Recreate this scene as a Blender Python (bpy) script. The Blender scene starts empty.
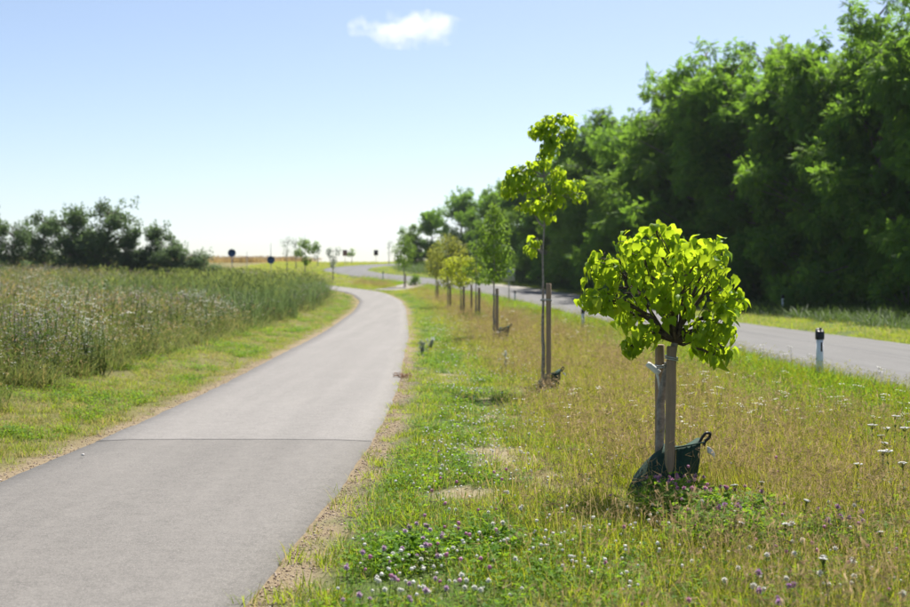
import bpy, math, random
import numpy as np
from mathutils import Vector, Matrix
R = math.radians
random.seed(7); rng = np.random.default_rng(11)
S = bpy.context.scene
COL = S.collection

# ------------------------------------------------------------------ camera, sky, sun, exposure
CAM_H = 1.75
F = 1264.0            # focal length in photograph pixels (50 mm on 36 mm)
HORIZ = 283.0
cam_d = bpy.data.cameras.new('camera'); cam = bpy.data.objects.new('camera', cam_d); COL.objects.link(cam)
cam_d.lens = 50; cam_d.sensor_width = 36; cam_d.clip_start = 0.1; cam_d.clip_end = 20000
cam.location = (0, 0, CAM_H)
cam.rotation_euler = (R(90) - math.atan(20.5 / F), 0, 0)
cam_d.dof.use_dof = True; cam_d.dof.focus_distance = 10.3; cam_d.dof.aperture_fstop = 2.2
S.camera = cam

SUN_EL, SUN_AZ = 57.0, 23.0           # azimuth in degrees to the right of the viewing direction (+Y)
w = bpy.data.worlds.new('World'); S.world = w; w.use_nodes = True
nt = w.node_tree
bgn = nt.nodes['Background']; sky = nt.nodes.new('ShaderNodeTexSky'); sky.sky_type = 'NISHITA'
sky.sun_disc = False; sky.sun_elevation = R(SUN_EL); sky.sun_rotation = R(SUN_AZ)
sky.altitude = 2000; sky.air_density = 0.88; sky.dust_density = 5.0; sky.ozone_density = 0.0
nt.links.new(sky.outputs[0], bgn.inputs[0]); bgn.inputs[1].default_value = 0.082
sd = bpy.data.lights.new('sun', 'SUN'); sd.energy = 5.0; sd.angle = R(0.5); sd.color = (1.0, 0.95, 0.86)
sun = bpy.data.objects.new('sun', sd); COL.objects.link(sun)
_d = Vector((math.sin(R(SUN_AZ)) * math.cos(R(SUN_EL)), math.cos(R(SUN_AZ)) * math.cos(R(SUN_EL)), math.sin(R(SUN_EL))))
sun.rotation_euler = _d.to_track_quat('Z', 'Y').to_euler(); sun.location = (20, 20, 60)
S.view_settings.view_transform = 'Standard'; S.view_settings.look = 'None'
S.view_settings.gamma = 1; S.view_settings.use_curve_mapping = False
S.view_settings.exposure = 0.97
S.cycles.use_denoising = True
S.cycles.max_bounces = 8; S.cycles.transparent_max_bounces = 8; S.cycles.transmission_bounces = 6
S.cycles.volume_bounces = 3

# ------------------------------------------------------------------ helpers: objects
def tag(o, label=None, cat=None, group=None, kind=None):
    if label: o['label'] = label
    if cat: o['category'] = cat
    if group: o['group'] = group
    if kind: o['kind'] = kind
    return o
def empty(name, loc=(0, 0, 0), rz=0.0, s=1.0):
    o = bpy.data.objects.new(name, None); COL.objects.link(o)
    o.location = loc; o.rotation_euler = (0, 0, rz); o.scale = (s, s, s); o.empty_display_size = 0.2
    return o
def link(name, me, parent=None):
    o = bpy.data.objects.new(name, me); COL.objects.link(o)
    if parent is not None: o.parent = parent
    return o
def copy_tree(o, parent=None):
    c = o.copy(); COL.objects.link(c)
    if parent is not None: c.parent = parent
    for ch in o.children: copy_tree(ch, c)
    return c

# ------------------------------------------------------------------ helpers: mesh building
class MB:
    """collects geometry (numpy blocks) and builds one mesh"""
    def __init__(s): s.V = []; s.F = []; s.M = []; s.RN = []; s.n = 0
    def add(s, V, F, mat=0, rnd=None):
        V = np.asarray(V, float).reshape(-1, 3)
        for f in F:                         # f: (k,m) int array of polygons with m corners
            f = np.asarray(f, int)
            if f.size == 0: continue
            s.F.append(f + s.n); s.M.append(np.broadcast_to(np.asarray(mat), (len(f),)))
        s.V.append(V); s.RN.append(np.zeros(len(V)) if rnd is None else np.broadcast_to(rnd, (len(V),)))
        s.n += len(V)
    def mesh(s, name, mats, smooth=True):
        me = bpy.data.meshes.new(name)
        V = np.concatenate(s.V); me.vertices.add(len(V)); me.vertices.foreach_set('co', V.ravel().astype(np.float32))
        tot = np.concatenate([np.full(len(f), f.shape[1]) for f in s.F])
        lv = np.concatenate([f.ravel() for f in s.F]); st = np.concatenate([[0], np.cumsum(tot)[:-1]])
        me.loops.add(len(lv)); me.loops.foreach_set('vertex_index', lv.astype(np.int32))
        me.polygons.add(len(tot)); me.polygons.foreach_set('loop_start', st.astype(np.int32))
        try: me.polygons.foreach_set('loop_total', tot.astype(np.int32))
        except Exception: pass
        me.polygons.foreach_set('material_index', np.concatenate(s.M).astype(np.int32))
        a = me.attributes.new('rnd', 'FLOAT', 'POINT'); a.data.foreach_set('value', np.concatenate(s.RN).astype(np.float32))
        for m in (mats if isinstance(mats, (list, tuple)) else [mats]): me.materials.append(m)
        me.update(calc_edges=True); me.validate()
        if smooth: me.polygons.foreach_set('use_smooth', np.ones(len(me.polygons), bool))
        return me
def norm(v): return v / np.maximum(np.linalg.norm(v, axis=-1, keepdims=True), 1e-9)
def frame(d, nrm):
    """rotation matrices (n,3,3) with columns x, y=d, z~nrm"""
    y = norm(d); x = norm(np.cross(y, nrm)); z = np.cross(x, y)
    return np.stack([x, y, z], -1)
def bake(mb, tpl, Rm, T, sc, mat=0, rnd=None):
    tv, tf = tpl; n = len(T); sc = np.asarray(sc, float)
    if sc.ndim == 1: sc = sc[:, None, None]
    else: sc = sc[:, None, :]
    V = np.einsum('nij,nmj->nmi', Rm, tv[None] * sc) + T[:, None, :]
    m = len(tv); off = (np.arange(n) * m)[:, None, None]
    Fs = [(np.asarray(f)[None] + off).reshape(-1, np.asarray(f).shape[1]) for f in tf]
    r = None if rnd is None else np.repeat(rnd, m)
    mb.add(V.reshape(-1, 3), Fs, mat, r)
def tube(mb, pts, rad, sides=8, mat=0, cap=True, jit=0.0, rnd=0.0):
    pts = np.asarray(pts, float); n = len(pts); rad = np.broadcast_to(np.asarray(rad, float), (n,))
    tg = norm(np.gradient(pts, axis=0)); ref = np.array([1.0, 0.13, 0.0]) if abs(tg[0, 2]) > .6 else np.array([0, 0, 1.0])
    x = norm(np.cross(tg, ref)); y = np.cross(tg, x)
    a = np.arange(sides) / sides * 2 * math.pi
    rr = rad[:, None] * (1 + jit * rng.uniform(-1, 1, (n, sides)))
    V = pts[:, None] + rr[..., None] * (np.cos(a)[None, :, None] * x[:, None] + np.sin(a)[None, :, None] * y[:, None])
    i = np.arange(n - 1)[:, None] * sides; j = np.arange(sides)[None]; j2 = (j + 1) % sides
    q = np.stack([i + j, i + j2, i + sides + j2, i + sides + j], -1).reshape(-1, 4)
    Fs = [q]
    if cap: Fs += [np.arange(sides)[::-1][None], (np.arange(sides) + (n - 1) * sides)[None]]
    mb.add(V.reshape(-1, 3), Fs, mat, rnd)
def box(mb, c, h, mat=0, rz=0.0, bev=0.0):
    """bevelled box: centre c, half sizes h"""
    c = np.asarray(c, float); h = np.asarray(h, float); b = bev
    ring = []
    def oct_(z, inset):
        x, y = h[0] - inset, h[1] - inset; k = max(b, 1e-4)
        return [(x - k, -y, z), (x, -y + k, z), (x, y - k, z), (x - k, y, z), (-x + k, y, z), (-x, y - k, z), (-x, -y + k, z), (-x + k, -y, z)]
    lv = [oct_(-h[2], b), oct_(-h[2] + b, 0), oct_(h[2] - b, 0), oct_(h[2], b)] if b > 0 else [oct_(-h[2], 0), oct_(h[2], 0)]
    V = np.array([p for l in lv for p in l]); ca, sa = math.cos(rz), math.sin(rz)
    V = np.stack([V[:, 0] * ca - V[:, 1] * sa, V[:, 0] * sa + V[:, 1] * ca, V[:, 2]], -1) + c
    q = [(i * 8 + j, i * 8 + (j + 1) % 8, i * 8 + 8 + (j + 1) % 8, i * 8 + 8 + j) for i in range(len(lv) - 1) for j in range(8)]
    mb.add(V, [np.array(q), np.arange(8)[::-1][None], (np.arange(8) + 8 * (len(lv) - 1))[None]], mat)
def blob(mb, c, r, seg=8, rings=5, mat=0, jit=0.1, rnd=0.0):
    c = np.asarray(c, float); r = np.broadcast_to(np.asarray(r, float), (3,))
    V = [(0, 0, -1)]
    for i in range(1, rings):
        t = -math.pi / 2 + math.pi * i / rings
        for j in range(seg):
            a = 2 * math.pi * j / seg; k = 1 + random.uniform(-jit, jit)
            V.append((math.cos(t) * math.cos(a) * k, math.cos(t) * math.sin(a) * k, math.sin(t) * k))
    V.append((0, 0, 1)); V = np.array(V) * r + c; T = len(V) - 1
    tri = [(0, 1 + (j + 1) % seg, 1 + j) for j in range(seg)] + [(T, T - seg + j, T - seg + (j + 1) % seg) for j in range(seg)]
    q = [(1 + i * seg + j, 1 + i * seg + (j + 1) % seg, 1 + (i + 1) * seg + (j + 1) % seg, 1 + (i + 1) * seg + j) for i in range(rings - 2) for j in range(seg)]
    mb.add(V, [np.array(tri), np.array(q)], mat, rnd)

def limb(p0, p1, n=6, sag=.0, wob=.05):
    p0, p1 = np.asarray(p0, float), np.asarray(p1, float); t = np.linspace(0, 1, n)[:, None]; L = np.linalg.norm(p1 - p0)
    P = p0 + (p1 - p0) * t; P[:, 2] += sag * L * np.sin(t[:, 0] * math.pi)
    P[1:-1] += rng.normal(0, wob * L / n, (n - 2, 3)); return P

# ------------------------------------------------------------------ helpers: noise
def vnoise(x, y, sc, seed=0):
    x = np.asarray(x, float) / sc + 1000.3 + seed * 17.7; y = np.asarray(y, float) / sc + 1000.7 + seed * 31.1
    xi = np.floor(x).astype(np.int64); yi = np.floor(y).astype(np.int64); fx = x - xi; fy = y - yi
    fx = fx * fx * (3 - 2 * fx); fy = fy * fy * (3 - 2 * fy)
    def h(a, b):
        k = (a * 374761393 + b * 668265263 + seed * 1274126177) & 0x7fffffff
        k = ((k ^ (k >> 13)) * 1274126177) & 0x7fffffff
        return ((k ^ (k >> 16)) & 0xffff) / 65535.0
    return (h(xi, yi) * (1 - fx) + h(xi + 1, yi) * fx) * (1 - fy) + (h(xi, yi + 1) * (1 - fx) + h(xi + 1, yi + 1) * fx) * fy
def ss(x, a, b):
    t = np.clip((np.asarray(x, float) - a) / (b - a), 0, 1); return t * t * (3 - 2 * t)

# ------------------------------------------------------------------ helpers: materials
def nodes(name):
    m = bpy.data.materials.new(name); m.use_nodes = True
    t = m.node_tree; return m, t, t.nodes['Principled BSDF'], t.nodes['Material Output']
def N(t, typ, **k):
    n = t.nodes.new(typ)
    for a, b in k.items(): setattr(n, a, b)
    return n
def ramp(t, src, stops):
    r = N(t, 'ShaderNodeValToRGB'); e = r.color_ramp.elements
    while len(e) < len(stops): e.new(0.5)
    for i, (p, c) in enumerate(stops): e[i].position = p; e[i].color = (*c, 1)
    t.links.new(src, r.inputs[0]); return r.outputs[0]
def noise(t, scale, detail=4, rough=.6, coord='Object', vec=None):
    n = N(t, 'ShaderNodeTexNoise'); n.inputs['Scale'].default_value = scale; n.inputs['Detail'].default_value = detail
    n.inputs['Roughness'].default_value = rough
    if vec is None:
        tc = N(t, 'ShaderNodeTexCoord'); vec = tc.outputs[coord]
    t.links.new(vec, n.inputs['Vector']); return n.outputs['Fac']
def bump(t, p, h, strength=.4, dist=.01):
    b = N(t, 'ShaderNodeBump'); b.inputs['Strength'].default_value = strength; b.inputs['Distance'].default_value = dist
    t.links.new(h, b.inputs['Height']); t.links.new(b.outputs[0], p.inputs['Normal'])
def mixc(t, fac, a, b, mode='MIX'):
    m = N(t, 'ShaderNodeMix', data_type='RGBA', blend_type=mode)
    if isinstance(fac, float): m.inputs[0].default_value = fac
    else: t.links.new(fac, m.inputs[0])
    for i, v in ((6, a), (7, b)):
        if isinstance(v, tuple): m.inputs[i].default_value = (*v, 1)
        else: t.links.new(v, m.inputs[i])
    return m.outputs[2]
def plain(name, c, rough=.6, var=.25, scale=20, bmp=.2, metal=0.0, spec=.4):
    m, t, p, o = nodes(name)
    f = noise(t, scale)
    col = ramp(t, f, [(.3, tuple(x * (1 - var) for x in c)), (.7, tuple(min(1, x * (1 + var)) for x in c))])
    t.links.new(col, p.inputs['Base Color']); p.inputs['Roughness'].default_value = rough; p.inputs['Metallic'].default_value = metal
    p.inputs['Specular IOR Level'].default_value = spec
    if bmp: bump(t, p, f, bmp)
    return m
def leafmat(name, stops, trans, tf=.45, rough=.5, spec=.10):
    """thin leaf: surface colour by a random value per leaf, light shining through"""
    m, t, p, o = nodes(name)
    at = N(t, 'ShaderNodeAttribute', attribute_name='rnd'); oi = N(t, 'ShaderNodeObjectInfo')
    ad = N(t, 'ShaderNodeMath', operation='ADD'); fr = N(t, 'ShaderNodeMath', operation='FRACT')
    t.links.new(at.outputs['Fac'], ad.inputs[0]); t.links.new(oi.outputs['Random'], ad.inputs[1]); t.links.new(ad.outputs[0], fr.inputs[0])
    c = ramp(t, fr.outputs[0], stops)
    t.links.new(c, p.inputs['Base Color']); p.inputs['Roughness'].default_value = rough; p.inputs['Specular IOR Level'].default_value = spec
    tr = N(t, 'ShaderNodeBsdfTranslucent'); mx = N(t, 'ShaderNodeMixShader'); mx.inputs[0].default_value = tf
    tc = mixc(t, .55, c, trans); t.links.new(tc, tr.inputs['Color'])
    t.links.new(p.outputs[0], mx.inputs[1]); t.links.new(tr.outputs[0], mx.inputs[2]); t.links.new(mx.outputs[0], o.inputs['Surface'])
    return m

M = {}
M['catalpa'] = leafmat('young_leaf', [(0, (.08, .19, .012)), (.5, (.15, .30, .016)), (.85, (.24, .40, .025)), (1, (.34, .44, .04))], (.70, .84, .025), .57, .5, .18)
M['leaf_green'] = leafmat('mid_green_leaf', [(0, (.07, .15, .02)), (1, (.13, .23, .03))], (.36, .54, .05), .5)
M['leaf_yellow'] = leafmat('yellow_green_leaf', [(0, (.18, .27, .02)), (1, (.32, .37, .04))], (.74, .78, .05), .58)
M['leaf_olive'] = leafmat('olive_leaf', [(0, (.14, .19, .03)), (1, (.25, .26, .05))], (.52, .54, .08), .52)
M['leaf_grey'] = leafmat('grey_green_leaf', [(0, (.22, .26, .22)), (1, (.34, .38, .33))], (.5, .55, .46), .5)
M['forest'] = leafmat('forest_leaf', [(0, (.05, .125, .028)), (.6, (.085, .18, .035)), (.85, (.125, .22, .035)), (1, (.19, .29, .04))], (.36, .62, .04), .52, .6, .08)
M['forest_light'] = leafmat('light_forest_leaf', [(0, (.08, .17, .025)), (1, (.17, .27, .035))], (.34, .54, .05), .48, .6, .15)
M['hedge'] = leafmat('hedge_leaf', [(0, (.055, .10, .045)), (1, (.11, .17, .065))], (.22, .34, .10), .42, .6, .2)
M['grass'] = leafmat('grass_blade', [(0, (.11, .20, .012)), (.6, (.17, .25, .015)), (1, (.25, .30, .025))], (.48, .57, .025), .5, .5)
M['grass_lush'] = leafmat('lush_grass_blade', [(0, (.09, .21, .012)), (1, (.17, .30, .02))], (.36, .56, .02), .52, .5)
M['grass_olive'] = leafmat('olive_grass_blade', [(0, (.16, .21, .018)), (.5, (.22, .25, .024)), (1, (.30, .28, .04))], (.56, .55, .03), .5, .6, .08)
M['lawn'] = leafmat('mown_blade', [(0, (.12, .16, .03)), (.5, (.17, .19, .04)), (1, (.25, .22, .08))], (.34, .36, .07), .45, .6, .2)
M['straw'] = leafmat('dry_straw', [(0, (.34, .26, .09)), (.5, (.42, .33, .13)), (1, (.52, .43, .20))], (.58, .44, .14), .42, .6, .08)
M['seed'] = leafmat('seed_head', [(0, (.30, .21, .11)), (.6, (.40, .29, .15)), (1, (.48, .37, .22))], (.52, .38, .2), .42, .7)
M['field'] = leafmat('field_grass_blade', [(0, (.045, .085, .018)), (.35, (.075, .12, .025)), (.7, (.11, .145, .04)), (1, (.19, .19, .075))], (.34, .40, .09), .46, .6, .08)
M['reed'] = leafmat('tall_grass_blade', [(0, (.08, .135, .045)), (1, (.14, .20, .075))], (.24, .34, .10), .4, .5)
M['herb'] = leafmat('herb_leaf', [(0, (.035, .075, .015)), (.5, (.06, .11, .022)), (1, (.10, .15, .04))], (.15, .24, .03), .38, .6, .15)
M['rust'] = leafmat('rusty_seed', [(0, (.20, .09, .045)), (1, (.32, .18, .09))], (.3, .15, .07), .3, .7, .2)
M['clover'] = leafmat('clover_leaf', [(0, (.07, .17, .015)), (.6, (.11, .23, .02)), (1, (.17, .29, .025))], (.36, .56, .02), .5, .55, .1)
M['white_fl'] = leafmat('white_petal', [(0, (.70, .69, .62)), (1, (.82, .81, .78))], (.8, .8, .75), .3, .6, .2)
M['pink_fl'] = leafmat('pink_petal', [(0, (.50, .20, .36)), (1, (.66, .38, .52))], (.7, .35, .5), .3, .6, .2)
M['purple_fl'] = leafmat('purple_petal', [(0, (.38, .20, .44)), (1, (.54, .32, .58))], (.6, .3, .6), .3, .6, .2)
M['mauve_fl'] = leafmat('mauve_petal', [(0, (.26, .19, .28)), (1, (.40, .31, .38))], (.4, .3, .4), .3, .6, .2)
M['lilac_fl'] = leafmat('lilac_petal', [(0, (.46, .30, .46)), (1, (.64, .48, .62))], (.65, .45, .6), .3, .6, .2)
M['yellow_fl'] = leafmat('yellow_petal', [(0, (.60, .50, .04)), (1, (.72, .62, .06))], (.75, .65, .05), .35, .6, .2)
M['stem'] = leafmat('green_stem', [(0, (.10, .15, .04)), (1, (.17, .19, .07))], (.2, .25, .06), .15, .6)
M['bark'] = plain('bark', (.17, .14, .11), .9, .45, 30, .8)
M['bark_dark'] = plain('dark_bark', (.075, .055, .04), .9, .4, 30, .6)
M['bark_grey'] = plain('grey_bark', (.26, .23, .20), .9, .4, 25, .7)
M['soil'] = plain('dry_leaf', (.25, .14, .07), .9)
M['bagm'] = plain('green_bag_fabric', (.012, .042, .028), .85, .3, 35, .5, 0, .35)
M['black'] = plain('black_plastic', (.012, .012, .014), .45, .2, 30, .1)
M['white'] = plain('white_plastic', (.74, .75, .74), .5, .08, 9, .05)
M['tagw'] = plain('white_cloth_tag', (.72, .72, .70), .8, .08, 40, .2)
M['galv'] = plain('galvanised_steel', (.42, .43, .44), .5, .12, 12, .05, .6)
M['sign_blue'] = plain('blue_sign_face', (.015, .065, .17), .45, .08, 6, 0)
M['sign_red'] = plain('brown_sign_face', (.20, .10, .09), .5, .1, 6, 0)
M['refl'] = plain('dark_reflector', (.05, .03, .03), .25, .2, 60, .2)
M['pebble'] = leafmat('pebble', [(0, (.20, .13, .09)), (.35, (.36, .26, .19)), (.8, (.42, .34, .27)), (1, (.52, .46, .40))], (.3, .2, .15), .0, .85, .25)
M['stone'] = plain('pale_stone', (.55, .53, .50), .85, .2, 40, .3)

def wood_mat():
    m, t, p, o = nodes('weathered_stake_wood')
    tc = N(t, 'ShaderNodeTexCoord'); mp = N(t, 'ShaderNodeMapping'); mp.inputs['Scale'].default_value = (60, 60, 3)
    t.links.new(tc.outputs['Object'], mp.inputs['Vector'])
    f = noise(t, 1.0, 5, .65, vec=mp.outputs[0]); g = noise(t, 5.0, 3)
    c = ramp(t, f, [(.25, (.15, .095, .055)), (.5, (.27, .18, .11)), (.75, (.38, .28, .19))])
    c = mixc(t, .45, c, ramp(t, g, [(.35, (.20, .17, .14)), (.7, (.40, .28, .17))]))
    t.links.new(c, p.inputs['Base Color']); p.inputs['Roughness'].default_value = .8
    bump(t, p, f, 1.0, .008); return m
M['wood'] = wood_mat()

def asphalt(name, lo, hi, streak=.5, speck=.5):
    m, t, p, o = nodes(name)
    big = noise(t, .55, 4, .55); mid = noise(t, 7, 5, .75); fine = noise(t, 34, 6, .92)
    tc = N(t, 'ShaderNodeTexCoord'); mp = N(t, 'ShaderNodeMapping'); mp.inputs['Scale'].default_value = (2.2, .10, 1)
    t.links.new(tc.outputs['Object'], mp.inputs['Vector']); st = noise(t, 1.0, 3, .5, vec=mp.outputs[0])
    c = ramp(t, fine, [(.36, tuple(x * .38 for x in lo)), (.47, lo), (.64, tuple(min(1, x * 1.4) for x in hi))])
    c = mixc(t, .22, c, ramp(t, big, [(.3, tuple(x * .8 for x in lo)), (.7, tuple(x * 1.1 for x in hi))]))
    c = mixc(t, streak * .5, c, ramp(t, st, [(.35, tuple(x * .75 for x in lo)), (.65, tuple(x * 1.15 for x in hi))]))
    c = mixc(t, .26, c, ramp(t, mid, [(.32, tuple(x * .6 for x in lo)), (.68, tuple(x * 1.15 for x in hi))]))
    vo = N(t, 'ShaderNodeTexVoronoi'); vo.inputs['Scale'].default_value = 70
    t.links.new(tc.outputs['Object'], vo.inputs['Vector'])
    sp = ramp(t, vo.outputs['Distance'], [(.12, (1, 1, 1)), (.3, (.0, .0, .0))])
    c = mixc(t, sp, c, tuple(min(1, x * 1.5) for x in hi)) if speck else c
    t.links.new(c, p.inputs['Base Color']); p.inputs['Roughness'].default_value = .82; p.inputs['Specular IOR Level'].default_value = .35
    bump(t, p, fine, .5, .004); return m
M['path_near'] = asphalt('dark_asphalt', (.108, .101, .093), (.166, .155, .143))
M['path_far'] = asphalt('pale_asphalt', (.143, .135, .127), (.205, .193, .182))
M['roadm'] = asphalt('road_asphalt', (.088, .087, .087), (.13, .128, .126), .7, 0)
M['tar'] = plain('tar', (.03, .03, .03), .5, .2, 30, .2)
M['seam'] = plain('worn_seam', (.095, .089, .082), .8, .3, 30, .2)
M['gravelm'] = asphalt('pale_gravel', (.20, .185, .16), (.29, .265, .23), .2)

# ------------------------------------------------------------------ terrain and lines
def spline(P, n=260):
    P = np.asarray(P, float); t = np.concatenate([[0], np.cumsum(np.linalg.norm(np.diff(P, axis=0), axis=1))])
    m = np.gradient(P, t, axis=0); u = np.linspace(0, t[-1], n); k = np.clip(np.searchsorted(t, u, 'right') - 1, 0, len(t) - 2)
    h = (t[k + 1] - t[k])[:, None]; s = ((u - t[k])[:, None]) / h
    return (2*s**3 - 3*s**2 + 1) * P[k] + (s**3 - 2*s**2 + s) * h * m[k] + (-2*s**3 + 3*s**2) * P[k + 1] + (s**3 - s**2) * h * m[k + 1]
PATH = spline([(-4.4, -22), (-3.3, -6), (-2.72, 5), (-2.45, 12), (-2.45, 20), (-2.72, 30), (-3.05, 42), (-3.7, 58), (-4.7, 80), (-6.0, 97), (-8.2, 109), (-12.2, 118), (-17, 128), (-22, 145), (-30, 164), (-46, 182), (-75, 200)], 420)
ROAD = spline([(11.2, -30), (10.5, 0), (10.0, 20), (9.75, 35), (9.2, 55), (8.3, 75), (6.6, 95), (3.2, 112), (-1.5, 126), (-7, 140), (-11.5, 152), (-14.2, 163), (-14.6, 173), (-13, 183), (-10, 192), (-4, 202), (6, 214), (26, 232)], 420)
PW, RW = 1.5, 3.0
def sdist(X, Y, poly):
    """signed distance to a polyline (positive on its right) """
    X = np.asarray(X, float).ravel(); Y = np.asarray(Y, float).ravel(); out = np.empty(len(X))
    A = poly[:-1]; D = poly[1:] - A; L2 = (D ** 2).sum(1)
    for i in range(0, len(X), 4000):
        px = X[i:i + 4000, None] - A[None, :, 0]; py = Y[i:i + 4000, None] - A[None, :, 1]
        t = np.clip((px * D[:, 0] + py * D[:, 1]) / L2, 0, 1)
        qx = px - t * D[:, 0]; qy = py - t * D[:, 1]; d2 = qx * qx + qy * qy; k = d2.argmin(1); r = np.arange(len(k))
        sg = np.sign(D[k, 1] * px[r, k] - D[k, 0] * py[r, k]); out[i:i + 4000] = np.sqrt(d2[r, k]) * np.where(sg == 0, 1, sg)
    return out
_py = np.array([-60, 0, 50, 70, 95, 112, 130, 165, 200, 215, 235, 300, 600, 3000, 9000.]); _pz = np.array([.05, 0, 0, .1, .47, 1.1, 1.9, 3.4, 4.8, 5.2, 5.35, 4.6, 1.5, -8, -30])
_fy = np.linspace(-60, 9000, 18121); _fz = np.interp(_fy, _py, _pz); _k = np.ones(25) / 25
_fz2 = np.convolve(np.pad(_fz, 12, 'edge'), _k, 'valid')
def zc(Y): return np.interp(Y, _fy, _fz2)
def height(X, Y, dp=None, dr=None):
    X = np.asarray(X, float); Y = np.asarray(Y, float); sh = X.shape
    if dp is None: dp = sdist(X, Y, PATH).reshape(sh)
    if dr is None: dr = sdist(X, Y, ROAD).reshape(sh)
    z = zc(Y)
    left = np.where(dp < 0, -dp - PW, 0)
    z = z + .40 * ss(left, .4, 5.0) + .95 * ss(left, 4, 30) * (1 - .8 * ss(Y, 118, 170))
    off = np.minimum(np.abs(dp) - PW, np.abs(dr) - RW)
    z = z + ss(off, .15, 1.5) * (.05 * (vnoise(X, Y, 1.7, 3) - .5) + .12 * (vnoise(X, Y, 6, 4) - .5))
    z = z + ss(dr - RW, 2.5, 14) * .5
    return z
def H(x, y): return float(height(np.array([x]), np.array([y]))[0])
def px(x, y_dist): return (x - 455) / F * y_dist         # photograph column -> X at a distance
BARE = [(.42, 12.4, .55, 1.3), (.25, 14.6, .4, .8), (.9, 10.9, .35, .5), (.75, 19.5, .6, 1.6), (.1, 10.3, .35, .5), (.62, 16.6, .4, .7), (-.1, 24, .5, 2.0), (1.4, 9.2, .25, .3)]
def bare(X, Y):
    b = np.zeros_like(X)
    for (cx, cy, rx, ry) in BARE: b = np.maximum(b, np.exp(-(((X - cx) / rx) ** 2 + ((Y - cy) / ry) ** 2) * 1.2))
    return np.clip(b * (1.5 * ss(vnoise(X, Y, .38, 9) * .65 + vnoise(X, Y, .13, 19) * .35, .28, .62)), 0, .75)

def axis(segs):
    v = []
    for a, b, st in segs: v.append(np.arange(a, b, st))
    return np.concatenate(v + [[segs[-1][1]]])
gx = axis([(-2500, -1000, 500), (-1000, -200, 100), (-200, -60, 14), (-60, -16, 1.4), (-16, -6, .4), (-6, 8, .16), (8, 16, .4), (16, 40, 1.3), (40, 200, 14), (200, 1000, 100), (1000, 2500, 500)])
gy = axis([(-300, -40, 60), (-40, 2, 3), (2, 30, .22), (30, 60, .5), (60, 130, .9), (130, 250, 1.6), (250, 600, 25), (600, 4000, 425)])
GX, GY = np.meshgrid(gx, gy); DP = sdist(GX, GY, PATH).reshape(GX.shape); DR = sdist(GX, GY, ROAD).reshape(GX.shape)
GZ = height(GX, GY, DP, DR)
GZ = GZ - .10 * (1 - ss(np.abs(DP) - PW, -.30, -.02)) - .10 * (1 - ss(np.abs(DR) - RW, -.5, -.05))
def lerp(a, b, t): return a + (np.asarray(b) - a) * t[..., None]
col = np.zeros(GX.shape + (3,)) + np.array([.12, .125, .045])
rp = DP - PW; lp = -DP - PW
green = np.array([.085, .125, .03]); dry = np.array([.20, .18, .075]); grav = np.array([.27, .215, .14]); soil = np.array([.36, .29, .20])
verge = (rp > 0) & (DR < 0)
c_v = lerp(np.broadcast_to(green, col.shape), dry, ss(rp, 1.2, 2.6) * (1 - ss(DR + RW, -2.0, -.8)))
col[verge] = c_v[verge]
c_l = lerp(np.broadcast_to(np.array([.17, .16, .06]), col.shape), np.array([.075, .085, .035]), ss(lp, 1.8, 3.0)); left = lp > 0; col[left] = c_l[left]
gw = (1 - ss(rp + .35 * (vnoise(GX, GY, .4, 1) - .5), .10, .48)) * (rp > -.5) * (DP > 0) + (1 - ss(lp + .2 * (vnoise(GX, GY, .5, 2) - .5), .08, .42)) * (DP < 0)
col = lerp(col, grav, np.clip(gw, 0, 1)); col = lerp(col, soil, bare(GX, GY) * verge)
fr = DR > RW
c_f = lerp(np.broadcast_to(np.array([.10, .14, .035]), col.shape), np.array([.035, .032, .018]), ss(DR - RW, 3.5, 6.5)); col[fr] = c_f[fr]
wheat = ss(GY, 216, 221) * (1 - ss(GX, -30, -24)); col = lerp(col, np.array([.42, .25, .13]), wheat)
def ground():
    ny, nx = GX.shape; V = np.stack([GX, GY, GZ], -1).reshape(-1, 3)
    i = np.arange(ny - 1)[:, None] * nx + np.arange(nx - 1)[None]; q = np.stack([i, i + 1, i + nx + 1, i + nx], -1).reshape(-1, 4)
    mb = MB(); mb.add(V, [q])
    m, t, p, o = nodes('meadow_soil')
    a = N(t, 'ShaderNodeVertexColor', layer_name='zone')
    f = noise(t, 14, 6, .75); g = noise(t, 1.3, 4, .6); h = noise(t, 90, 3, .7)
    c = mixc(t, .75, a.outputs[0], ramp(t, f, [(.28, (.45, .42, .38)), (.5, (1, 1, 1)), (.75, (1.0, 1.0, .9))]), 'MULTIPLY')
    c = mixc(t, .5, c, ramp(t, g, [(.3, (.75, .72, .62)), (.7, (1, 1, 1))]), 'MULTIPLY')
    c = mixc(t, .6, c, ramp(t, h, [(.3, (.55, .52, .5)), (.6, (1, 1, 1))]), 'MULTIPLY')
    t.links.new(c, p.inputs['Base Color']); p.inputs['Roughness'].default_value = .95; p.inputs['Specular IOR Level'].default_value = .15
    bump(t, p, f, .8, .03)
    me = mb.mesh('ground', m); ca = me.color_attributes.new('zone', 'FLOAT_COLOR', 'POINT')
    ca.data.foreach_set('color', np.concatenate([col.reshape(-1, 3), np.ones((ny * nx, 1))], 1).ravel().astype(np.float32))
    return tag(link('ground', me), kind='structure')
ground()

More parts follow.
